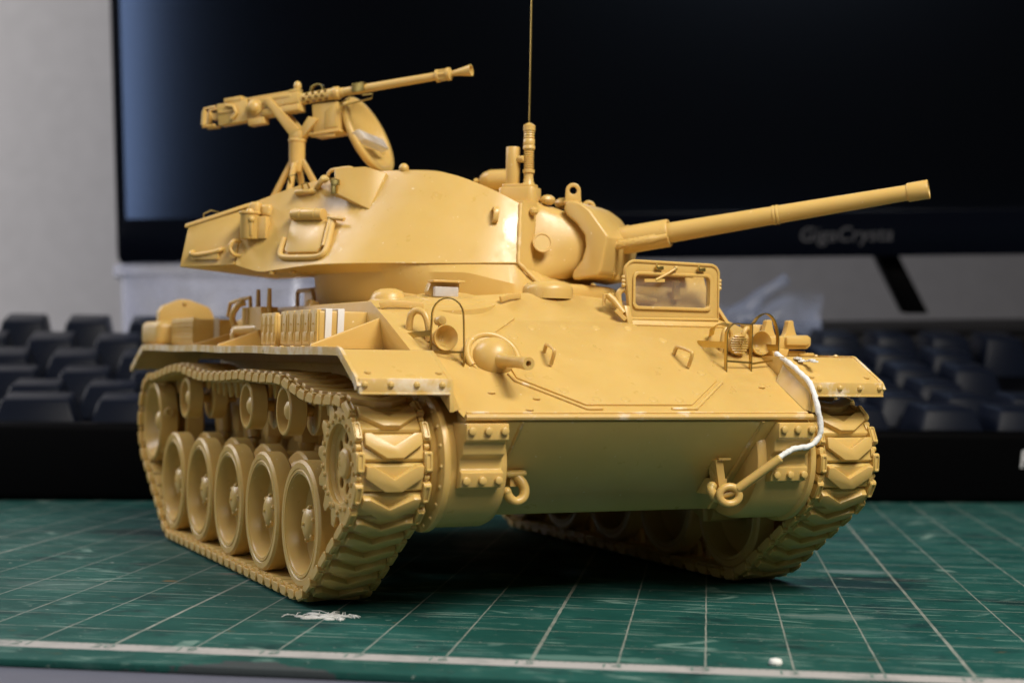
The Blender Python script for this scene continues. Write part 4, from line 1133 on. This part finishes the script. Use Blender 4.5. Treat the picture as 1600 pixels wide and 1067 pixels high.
for a_ in ((4.6, 4.95, -.13, .03, -.03, .02), (4.02, 4.35, -.05, .2, -.34, -.22), (3.45, 3.8, -.10, .06, .06, .12)):
    b = MB(); mbox(b, *a_); b.build('receiver_block', T, rc_, bevel=0.008)
b = MB(); 
for x in (-.10, .10): b.tube([mz(5.0, .12, x), mz(5.22, .12, x), mz(5.24, -.22, x), mz(5.0, -.22, x)], .032, 8); b.tube([mz(5.22, .08, x), mz(5.24, -.18, x)], .05, 10)
mbox(b, 5.0, 5.12, 0, .12, -.1, .02); b.build('spade_grip', T, mg, angle=50)
b = MB()
na, nl = 80, 64
o_ = mz(3.32, .01); side = X3
cen = [((45 * r_ + 10) % 360, .13 + .125 * k + (.0625 if r_ % 2 else 0)) for r_ in range(8) for k in range(4)]
vs, fs = [], []
for rad in (.105, .088):
    for i in range(nl + 1):
        for j in range(na):
            a = 2 * PI * j / na
            vs.append(o_ + ma * (.72 * i / nl) + (X3 * math.cos(a) + mu * math.sin(a)) * rad)
for q in range(2):
    for i in range(nl):
        for j in range(na):
            dg_, l_ = 360 * (j + .5) / na, .72 * (i + .5) / nl
            if any(math.hypot(((dg_ - c_[0] + 180) % 360 - 180) * PI / 180 * .105, l_ - c_[1]) < .034 for c_ in cen): continue
            k = q * (nl + 1) * na
            fs.append([k + i * na + j, k + i * na + (j + 1) % na, k + (i + 1) * na + (j + 1) % na, k + (i + 1) * na + j])
b.mesh(vs, fs)
b.lathe([(.05, 0), (.05, .8)], o_, ma, 20)
jk = b.build('barrel_jacket', T, mg, angle=60)
b = MB(); b.lathe([(.105, .70), (.12, .71), (.12, .80), (.085, .82), (.085, .9), (.07, .91)], o_, ma, 28); b.build('jacket_collar', T, jk, bevel=0.006, angle=40)
b = MB(); b.lathe([(.07, 0), (.078, .1), (.072, 1.95), (.0, 1.95)], mz(2.5, .01), ma, 24); b.build('barrel', T, mg, angle=40)
b = MB(); b.lathe([(.072, -.02), (.115, 0), (.115, .05), (.09, .06), (.09, .20), (.115, .21), (.115, .26), (.05, .28), (.046, .30), (.06, .42), (.10, .64), (.103, .66), (.088, .66), (.06, .5), (.03, .4), (0, .38)], mz(.63, .01), ma, 28)
for k in range(8):
    a = 2 * PI * k / 8; q = mz(.63, .01) + X3 * .095 * math.cos(a) + mu * .095 * math.sin(a); b.tube([q + ma * .05, q + ma * .21], .014, 5)
b.build('flash_hider', T, mg, angle=45)
b = MB(); mbox(b, 2.0, 2.24, 0, .20, -.05, .115); b.build('sight_bracket', M['brass'], mg, bevel=0.006)
b = MB(); b.tube([mz(2.28, -.08, -.09), mz(2.28, -.15, -.09), mz(2.44, -.19, -.09), mz(2.44, -.25, -.09), mz(1.84, -.21, -.09), mz(1.82, -.13, -.09), mz(2.02, -.12, -.09)], .016, 6); b.build('sight_wire', M['brass'], mg, angle=60)
b = MB(); b.tube(smooth([mz(3.08, .10), mz(3.06, .20), mz(2.96, .23), mz(2.86, .20), mz(2.84, .10)], 4), 0, flat=(.1, .014, (1, 0, 0))); b.build('brass_sight', M['brass'], mg)
b = MB(); b.prism([(2.50, 7.66), (3.02, 7.60), (3.06, 8.12), (2.54, 8.16)], -.02, .42, ((0, 0, 0), Y3, Z3, X3))
ab = b.build('ammunition_box', T, mg, bevel=0.018)
b = MB(); b.prism([(2.54, 7.70), (2.80, 7.67), (2.78, 8.0), (2.66, 8.10), (2.56, 8.10)], -.035, -.01, ((0, 0, 0), Y3, Z3, X3)); b.box((.2, 2.78, 7.60), (.56, .62, .05), Matrix.Rotation(R(-6), 4, 'X')); b.box((-.02, 2.82, 7.55), (.06, .5, .06)); b.build('box_tray', T, ab, bevel=0.012)
b = MB()
for x in (-.17, .17):
    b.hexa([vv(x - .03, 3.98, 8.22), vv(x - .03, 3.84, 8.26), vv(x * .6 - .03, 3.24, 7.66), vv(x * .6 - .03, 3.42, 7.52)], [vv(x + .03, 3.98, 8.22), vv(x + .03, 3.84, 8.26), vv(x * .6 + .03, 3.24, 7.66), vv(x * .6 + .03, 3.42, 7.52)])
b.box((0, 3.34, 7.56), (.26, .24, .16)); b.hexa([vv(-.09, 3.1, 7.9), vv(.09, 3.1, 7.9), vv(.09, 3.3, 7.6), vv(-.09, 3.3, 7.6)], [vv(-.09, 2.9, 7.84), vv(.09, 2.9, 7.84), vv(.09, 3.2, 7.5), vv(-.09, 3.2, 7.5)])
b.build('cradle', T, mg, bevel=0.02)
b = MB(); b.lathe([(.15, 7.5), (.165, 7.49), (.165, 7.45), (.15, 7.44), (.145, 7.15), (.12, 7.0), (.10, 6.9), (.0, 6.88)], (0, 3.35, 0), Z3, 28); b.build('pintle_post', T, mg, bevel=0.006, angle=40)
for fx, fy, fz in ((0, 3.98, 6.12), (0, 2.82, 6.42), (-.42, 3.32, 6.25), (.42, 3.38, 6.25)):
    p = vv(0, 3.35, 7.22).lerp(vv(fx, fy, fz), .08); q = vv(fx, fy, fz)
    b = MB(); side = Z3.cross(q - p).normalized()
    b.hexa([p - side * .04 - vv(0, 0, .02), p + side * .04 - vv(0, 0, .02), p + side * .04 + vv(0, 0, .14), p - side * .04 + vv(0, 0, .14)], [q - side * .05 + (vv(fx, fy - 3.35, 0).normalized() * -.06), q + side * .05 + (vv(fx, fy - 3.35, 0).normalized() * -.06), q + side * .05 + (vv(fx, fy - 3.35, 0).normalized() * .07), q - side * .05 + (vv(fx, fy - 3.35, 0).normalized() * .07)])
    b.build('post_leg', T, mg, bevel=0.01)

# ================================================================== fittings on the hull front
# bow gun in its ball
bc = gp(-1.79, -5.70, .04); bx_ = vv(0.02, -.99, -.04).normalized(); ha = vv(0, -.80, .60).normalized()
b = MB(); b.ball(bc, .315, 32)
bg = b.build('bow_gun_ball', T, tank, angle=60)
b = MB()
arc_ = []
hu = X3; hv = ha.cross(hu)
for k in range(0, 37):
    a = R(-25 + 230 * k / 36)
    arc_.append(bc + vv(0, .03, .03) + ha * .02 + (hu * math.cos(a) + hv * math.sin(a)) * .385)
b.tube(arc_, .055, 10); b.lathe([(.34, -.30), (.46, -.28), (.42, .0), (.39, .05), (.34, .03)], bc + vv(0, .03, .03), ha, 40)
b.build('ball_hood', T, bg, angle=60)
b = MB(); e_ = bc + bx_ * 1.14
b.lathe([(.13, .22), (.10, .34), (.088, .40), (.085, .55), (.080, .98), (.09, 1.0), (.09, 1.13), (.04, 1.13), (.035, 1.0), (0, 1.0)], bc, bx_, 20); b.build('bow_gun_barrel', T, bg, angle=45)
# headlamps under their brass guards
def lamp(name, c, r_, bowl=True):
    b = MB(); ax = vv(0, -1, 0.05)
    if bowl: b.lathe([(0, -.34), (.07, -.33), (.12, -.25), (r_ * .92, -.05), (r_, .0), (r_ * .96, .02), (r_ * .86, .0), (r_ * .55, -.12), (r_ * .2, -.18), (0, -.19)], c, ax, 28)
    else: b.lathe([(0, -.3), (.07, -.29), (.12, -.2), (r_ * .95, -.04), (r_, .0), (r_ * .9, .03), (0, .06)], c, ax, 28)
    b.cyl(vv(c[0], c[1] + .12, c[2] - .1), vv(c[0], c[1] + .12, gz(c[1] + .12) - .02), .055, n=12)
    return b.build(name, T, tank, angle=45)
lamp('headlamp', (-2.45, -5.56, 3.855), .185)
b = MB(); b.lathe([(0, -.2), (.06, -.16), (.075, 0), (.06, .03), (0, .04)], (-2.46, -5.42, 4.10), (0, -1, .05), 18); b.cyl((-2.46, -5.36, 4.06), (-2.46, -5.36, 3.7), .03); b.build('marker_lamp', T, tank, angle=45)
def strip(b, pts, w_=.06, t_=.014, ax=(0, 1, 0)): b.tube(pts, 0, flat=(w_, t_, ax))
b = MB()
L0, L1 = vv(-2.66, -5.52, 3.62), vv(-2.27, -5.80, 3.45)
ar = [L0, L0 + vv(0, 0, .3), vv(-2.655, -5.53, 4.10)] + [vv(-2.465 - .19 * math.cos(R(a)), -5.655 + .12 * math.cos(R(a)), 4.16 + .25 * math.sin(R(a))) for a in range(10, 171, 16)] + [vv(-2.275, -5.79, 4.05), vv(-2.27, -5.80, 3.75), L1]
strip(b, ar, .075, .016, (.55, .83, 0)); strip(b, [vv(-2.66, -5.54, 3.655), vv(-2.27, -5.81, 3.655)], .03, .014, (0, 0, 1)); strip(b, [vv(-2.66, -5.52, 3.92), vv(-2.74, -5.25, 3.90), vv(-2.82, -5.0, 3.88)], .08, .012, (0, 0, 1))
b.build('lamp_guard', M['brass'], tank, angle=60)['label'] = 'thin brass lamp guard'
lm = lamp('headlamp', (2.40, -5.52, 3.845), .165, False)
b = MB()
for k in range(8):
    z = -.125 + .036 * k; hw = math.sqrt(max(.0, .155 ** 2 - z * z))
    b.tube([(2.40 - hw, -5.55, 3.845 + z), (2.40, -5.585, 3.845 + z), (2.40 + hw, -5.55, 3.845 + z)], .013, 5)
b.tube([(2.37, -5.60, 3.91), (2.405, -5.605, 3.80), (2.44, -5.60, 3.91)], .01, 5)
b.build('lens_rib', T, lm, angle=60)
lamp('headlamp', (2.83, -5.50, 3.875), .19)
b = MB(); 
for x in (2.22, 2.58): b.tube(smooth([(x, -5.32, 3.72), (x + .02, -5.35, 4.0), (x + .10, -5.33, 4.10), (x + .19, -5.3, 4.0), (x + .2, -5.27, 3.75)], 5), .04, 8)
b.build('lifting_hoop', T, tank, angle=60)
b = MB()
l0, l1, l2 = vv(1.98, -5.84, 3.42), vv(2.43, -5.82, 3.43), vv(2.94, -5.78, 3.46)
strip(b, smooth([l0, vv(1.98, -5.84, 3.9), vv(2.0, -5.84, 4.05), vv(2.10, -5.84, 4.15), vv(2.30, -5.83, 4.15), vv(2.45, -5.83, 4.16), vv(2.55, -5.82, 4.26), vv(2.70, -5.81, 4.32), vv(2.84, -5.80, 4.24), vv(2.93, -5.79, 4.02), vv(2.94, -5.78, 3.8), l2], 4), .085, .016, (0.1, 1, 0))
strip(b, [l1, vv(2.44, -5.82, 4.15)], .085, .016, (0.1, 1, 0))
strip(b, [l0 + vv(0, 0, .17), l1 + vv(0, -.01, .14)], .03, .014, (0, 0, 1)); strip(b, [l1 + vv(0, 0, .12), l2 + vv(0, 0, .16)], .03, .014, (0, 0, 1))
strip(b, [vv(1.985, -5.82, 3.83), vv(1.94, -5.45, 3.84), vv(1.92, -5.12, 3.85)], .10, .012, (0, 0, 1)); strip(b, [vv(2.05, -5.82, 4.12), vv(2.12, -5.45, 4.16), vv(2.20, -5.1, 4.1), vv(2.26, -4.96, 3.98)], .10, .012, (1, .2, 0.3)); strip(b, [vv(2.94, -5.76, 3.80), vv(2.98, -5.3, 3.82)], .10, .012, (0, 0, 1))
b.build('lamp_guard', M['brass'], tank, angle=60)['label'] = 'thin brass lamp guard'
# lifting hoop on the other shoulder
b = MB(); b.tube(smooth([(-2.76, -4.92, 3.96), (-2.76, -4.98, 4.16), (-2.70, -5.05, 4.24), (-2.62, -5.14, 4.2), (-2.58, -5.20, 4.05), (-2.57, -5.22, 3.8)], 5), .052, 10); b.build('lifting_hoop', T, tank, angle=60)
# gun travel clamp and horn block on the far fender
b = MB()
fr = (vv(0, -4.95, 0), X3, Z3, Y3)
b.prism([(3.1, 3.78), (3.95, 3.80), (4.02, 3.86), (4.02, 3.98), (3.96, 4.02), (3.1, 3.98)], -.18, .18, fr); b.prism([(3.3, 3.66), (3.55, 3.66), (3.6, 3.8), (3.25, 3.8)], -.2, .16, fr); b.box((3.72, -5.14, 3.92), (.42, .12, .13)); b.box((4.0, -4.9, 3.71), (.3, .3, .06)); b.box((3.75, -4.9, 3.72), (.5, .25, .1))
tc_ = b.build('travel_clamp', T, tank, bevel=0.025)
b = MB(); b.cyl((3.90, -5.15, 3.93), (3.90, -5.08, 3.93), .05, n=14); b.lathe([(.03, 0), (.05, .005), (.05, .02), (.03, .02)], (3.93, -5.15, 3.93), (0, -1, 0), 16); b.build('clamp_eye', T, tc_)
for x in (3.42, 3.83):
    b = MB(); b.prism(smooth([(-.16, 0), (-.10, .06), (-.055, .20), (-.045, .26), (0, .275), (.045, .26), (.055, .20), (.10, .06), (.16, 0)], 3), -.06, .06, (vv(x - .03, -4.82, 3.98), X3, Z3, Y3)); b.build('clamp_horn', T, tc_, bevel=0.02, seg=3)
b = MB(); b.box((3.32, -4.55, 4.0), (.36, .3, .36)); b.box((3.32, -4.55, 3.78), (.5, .4, .12)); b.build('siren_box', M['rub'], tank, bevel=0.02)
# driver's folding windscreen
WF = (vv(1.84, -4.55, 0), X3, Z3, Y3)
def wx(pts): return [(x - 1.84, z) for x, z in pts]
outer = wx([(1.03, 4.22), (2.60, 4.24), (2.60, 4.92)] + [(2.45 + .155 * math.sin(R(a)) , 4.945 + .155 * math.cos(R(a))) for a in (75, 60, 45, 30, 15, 0)] + [(1.08 - .155 * math.sin(R(a)), 4.96 + .155 * math.cos(R(a))) for a in (0, 15, 30, 45, 60, 75)] + [(.93, 4.92)])
def inset(xl, xr, zb, zt, r_):
    return [(x, z) for x, z in rrect(xr - xl, zt - zb, r_, 3, (xl + xr) / 2 - 1.84, (zb + zt) / 2)][::-1]
b = MB(); b.plate(outer, [inset(1.09, 2.43, 4.42, 4.91, .07)], -.05, .05, WF)
wsc = b.build('windscreen_frame', T, tank, bevel=0.015)
b = MB(); b.plate(inset(1.045, 2.475, 4.37, 4.955, .09)[::-1], [inset(1.09, 2.43, 4.42, 4.91, .07)], -.085, -.052, WF); b.build('inner_rim', T, wsc, bevel=0.01)
o2 = [(p[0] * .995, p[1]) for p in outer]
b = MB(); b.tube([vv(1.84 + x, -4.60, z) for x, z in outer], .026, 6, closed=True); b.build('outer_rim', T, wsc)
b = MB(); b.box((1.76, -4.545, 4.665), (1.36, .02, .52)); b.build('windscreen_pane', M['pane'], wsc)
b = MB(); b.hexa([(1.18, -4.28, 4.3), (2.72, -4.28, 4.3), (2.66, -4.05, 4.98), (1.24, -4.05, 4.98)], [(1.18, -4.22, 4.3), (2.72, -4.22, 4.3), (2.66, -3.99, 4.98), (1.24, -3.99, 4.98)]); b.hexa([(1.18, -4.28, 4.9), (2.34, -4.28, 4.9), (2.30, -4.05, 4.98), (1.24, -4.05, 4.98)], [(1.18, -4.3, 4.94), (2.34, -4.3, 4.94), (2.30, -4.05, 5.02), (1.24, -4.05, 5.02)]); b.tube([(1.2, -4.36, 4.56), (1.62, -4.34, 4.52)], [.08, .05], 8); b.box((2.0, -4.3, 4.7), (.12, .08, .3)); b.build('screen_hood', T, wsc, bevel=0.02)
b = MB(); b.tube([(1.79, -4.66, 5.03), (1.66, -4.67, 4.95), (1.50, -4.67, 4.87), (1.42, -4.67, 4.83)], .022, 7); b.tube([(1.22, -4.665, 4.815), (1.58, -4.665, 4.825)], 0, flat=(.05, .025, (0, 0, 1))); b.ball((1.79, -4.65, 5.03), .04, 8); b.build('wiper', T, wsc, angle=60)
for x in (1.42, 2.18):
    b = MB(); b.box((x + .08, -4.64, 5.02), (.13, .05, .06)); b.box((x + .02, -4.66, 5.035), (.03, .03, .09)); b.build('brass_latch', M['brass'], wsc, bevel=0.008)
for x in (.93, 2.62):
    for z in (4.86, 4.74, 4.80):
        b = MB(); b.ball((x + (-.02 if x < 2 else .02), -4.57, z), .038, 8); b.build('wing_nut', T, wsc)
b = MB(); b.prism([(-4.70, 4.07), (-4.62, 4.20), (-4.50, 4.26), (-4.30, 4.28), (-4.25, 4.1)], 1.02, 2.74, ((0, 0, 0), Y3, Z3, X3)); b.tube([(1.0, -4.68, 4.13), (2.76, -4.68, 4.13)], .028, 7); b.build('windscreen_sill', M['rub'], wsc, bevel=0.015)
b = MB()
b.hexa([(.93, -4.7, 4.12), (1.03, -4.7, 4.12), (1.03, -4.55, 4.12), (.93, -4.55, 4.12)], [(.90, -4.62, 4.42), (1.0, -4.62, 4.42), (1.0, -4.52, 4.42), (.90, -4.52, 4.42)])
b.build('stay_foot', T, wsc, bevel=0.02)
b = MB(); b.tube([(.70, -4.45, 4.58), (.78, -4.50, 4.50), (.90, -4.6, 4.30)], .055, 8); b.tube([(.76, -4.6, 4.35), (.9, -4.66, 4.2)], 0, flat=(.08, .06, (0, 1, .3))); b.tube(smooth([(.88, -4.5, 4.42), (.86, -4.5, 4.6), (.95, -4.52, 4.68), (1.02, -4.55, 4.6)], 4), .05, 8)
b.tube([(.66, -4.4, 4.42), (.66, -4.4, 4.58), (.82, -4.38, 4.60), (.84, -4.38, 4.42)], .028, 8); 
b.build('screen_stay', T, wsc, angle=50)
b = MB(); b.tube([(2.62, -4.5, 4.45), (2.78, -4.58, 4.18)], 0, flat=(.1, .05, (0, 1, 0))); b.build('screen_stay', T, wsc)
# ventilator dome, driver hatches and periscope on the sloped roof
b = MB(); b.lathe([(.40, -.1), (.40, .04), (.385, .09), (.33, .14), (.2, .17), (0, .18)], (0.03, -3.70, 4.62), Z3, 40); b.build('vent_dome', T, tank, angle=40)
HP = vv(-3.03, -4.68, 4.115); e1_ = (vv(0, -3.8, 4.63) - HP); e2_ = (vv(-2.95, -3.8, 4.40) - HP); hn = e1_.cross(e2_).normalized()
hn = hn if hn.z > 0 else -hn
b = MB(); hc = vv(-1.72, -3.72, 4.395)
b.lathe([(.82, -.12), (.80, .02), (.70, .055), (.62, .06), (.60, .08), (.45, .10), (.43, .12), (0, .14)], hc, vv(-.08, -.16, 1), 48); hd = b.build('driver_hatch', T, tank, angle=40)
b = MB()
pc = vv(-1.78, -3.86, 4.50)
b.prism([(-.22, 0), (.22, 0), (.24, .05), (.24, .19), (.27, .23), (-.22, .23), (-.27, .10)], .02, .2, (pc, vv(.93, -.2, .1), Z3, Y3)); b.box(pc + vv(.02, .0, .225), (.52, .26, .035))
b.build('periscope_hood', T, hd, bevel=0.01)
b = MB(); b.box(pc + vv(.0, -.03, .07), (.38, .10, .15)); b.build('periscope_glass', M['block'], hd, bevel=0.01)
b = MB(); b.lathe([(.33, -.2), (.33, .0), (.28, .03), (.27, .08), (.22, .15), (.12, .19), (0, .2)], (-2.32, -2.86, 4.44), vv(-.05, -.05, 1), 32); b.hexa([(-2.2, -3.0, 4.45), (-2.05, -2.7, 4.45), (-1.78, -3.1, 4.44), (-1.86, -3.3, 4.43)], [(-2.2, -3.0, 4.58), (-2.05, -2.7, 4.58), (-1.78, -3.1, 4.52), (-1.86, -3.3, 4.52)]); b.build('hatch_hinge', T, tank, bevel=0.02, angle=40)
b = MB(); b.tube([(-1.02, -4.22, 4.47), (-.85, -4.15, 4.52), (-.6, -4.02, 4.54)], 0, flat=(.09, .05, (0, 0, 1))); b.build('hatch_stop', M['rub'], tank, bevel=0.01)
b = MB(); b.tube([(-2.95, -4.2, 4.32), (-2.8, -4.25, 4.36), (-2.3, -4.3, 4.33)], 0, flat=(.1, .05, (0, 0, 1))); b.build('hatch_stop', M['rub'], tank, bevel=0.01)
# ================================================================== stowage on the near fender
def stow(x0, x1, y0, y1, z1, nsl, name):
    b = MB(); b.box(((x0 + x1) / 2, (y0 + y1) / 2, (3.70 + z1) / 2), (x1 - x0, y1 - y0, z1 - 3.70))
    o = b.build(name, T, tank, bevel=0.03)
    st = (y1 - y0) / nsl
    for k in range(nsl):
        yc = y0 + st * (k + .5)
        b = MB(); b.box((x0 - .012, yc, (3.72 + z1) / 2 + .02), (.03, st * .93, z1 - 3.70 - .02)); b.box((x0 - .03, yc - st * .36, (3.9 + z1) / 2), (.02, st * .10, z1 - 3.95)); b.box((x0 - .03, yc + st * .36, (3.9 + z1) / 2), (.02, st * .10, z1 - 3.95)); b.box((x0 - .03, yc, 3.86), (.02, st * .5, .14)); b.ball((x0 - .03, yc, 4.05), .018, 6)
        b.box((x0 + .02, yc, z1 + .005), (.07, st * .7, .04))
        b.build('slat', T, o, bevel=0.006)
    return o
s1 = stow(-3.74, -2.93, -3.78, -1.90, 4.235, 5, 'stowage_crate')
for x in (-3.60, -3.41):
    b = MB(); b.box((x, -3.80, 4.04), (.10, .02, .46), Matrix.Rotation(R(1.5), 4, 'Y')); b.box((x, -3.55, 4.262), (.10, .5, .018)); b.build('tape_strip', M['tape'], s1, bevel=0.004)
stow(-3.74, -2.98, -1.62, -.80, 4.22, 3, 'stowage_crate')
s3 = stow(-3.70, -2.90, 4.05, 5.90, 4.23, 8, 'stowage_crate')
b = MB()
for k in range(6): b.box((-3.735, 4.97, 3.80 + k * .075), (.02, 1.8, .02))
b.build('crate_mesh', T, s3)
b = MB(); b.box((-3.28, 4.03, 4.0), (.10, .02, .5)); b.build('tape_strip', M['tape'], s3)
b = MB(); b.box((-3.62, 6.75, 3.96), (.78, 1.5, .50)); b.build('rounded_box', T, tank, bevel=0.13, seg=4)
b = MB(); b.prism([(-3.87, 3.72), (-3.88, 4.40), (-3.80, 4.52), (-3.45, 4.665), (-3.28, 4.665), (-2.86, 4.52), (-2.80, 4.44), (-2.70, 4.2), (-2.68, 3.72)], 6.36, 6.64, ((0, 0, 0), X3, Z3, Y3)); b.ball((-3.36, 6.34, 4.59), .05, 8); b.build('exhaust_guard', T, tank, bevel=0.03, seg=3)
b = MB()
b.tube([(-3.45, 2.55, 4.25), (-3.42, 2.5, 4.50), (-3.35, 2.0, 4.56), (-3.3, 1.6, 4.58), (-3.3, 1.55, 4.35)], .035, 8)
b.tube(smooth([(-3.5, 1.9, 3.72), (-3.5, 1.95, 3.9), (-3.45, 2.05, 4.05), (-3.5, 2.05, 4.25), (-3.42, 1.95, 4.45), (-3.3, 1.9, 4.5)], 4), .06, 8)
b.tube([(-3.45, 1.9, 4.0), (-3.3, 1.2, 4.02), (-3.15, .6, 4.04), (-3.05, .0, 4.05)], .09, 10)
for y in (1.35, .65): b.tube([(-3.22, y, 4.3), (-3.22, y, 4.72)], [.05, .035], 8)
b.box((-3.2, 1.1, 4.2), (.3, .8, .4)); b.cyl((-3.3, 1.6, 4.1), (-3.3, 1.6, 4.4), .14)
b.build('tool_rack', T, tank, angle=45)
b = MB(); b.tube(smooth([(-2.3, 2.0, 4.45), (-2.3, 2.0, 4.70), (-2.3, 1.85, 4.74), (-2.3, 1.2, 4.72), (-2.3, 1.05, 4.66), (-2.3, 1.0, 4.45)], 3), .04, 8); b.build('deck_handle', T, tank, angle=60)
b = MB(); b.box((-1.4, 2.6, 4.6), (.9, 1.0, .5)); b.box((-1.9, 1.4, 4.62), (.2, .3, .3)); b.build('deck_hood', T, tank, bevel=0.08, seg=3)
b = MB(); b.box((-2.85, -.55, 4.36), (.16, .26, .26), Matrix.Rotation(R(20), 4, 'Y')); b.build('deck_latch', T, tank, bevel=0.02)
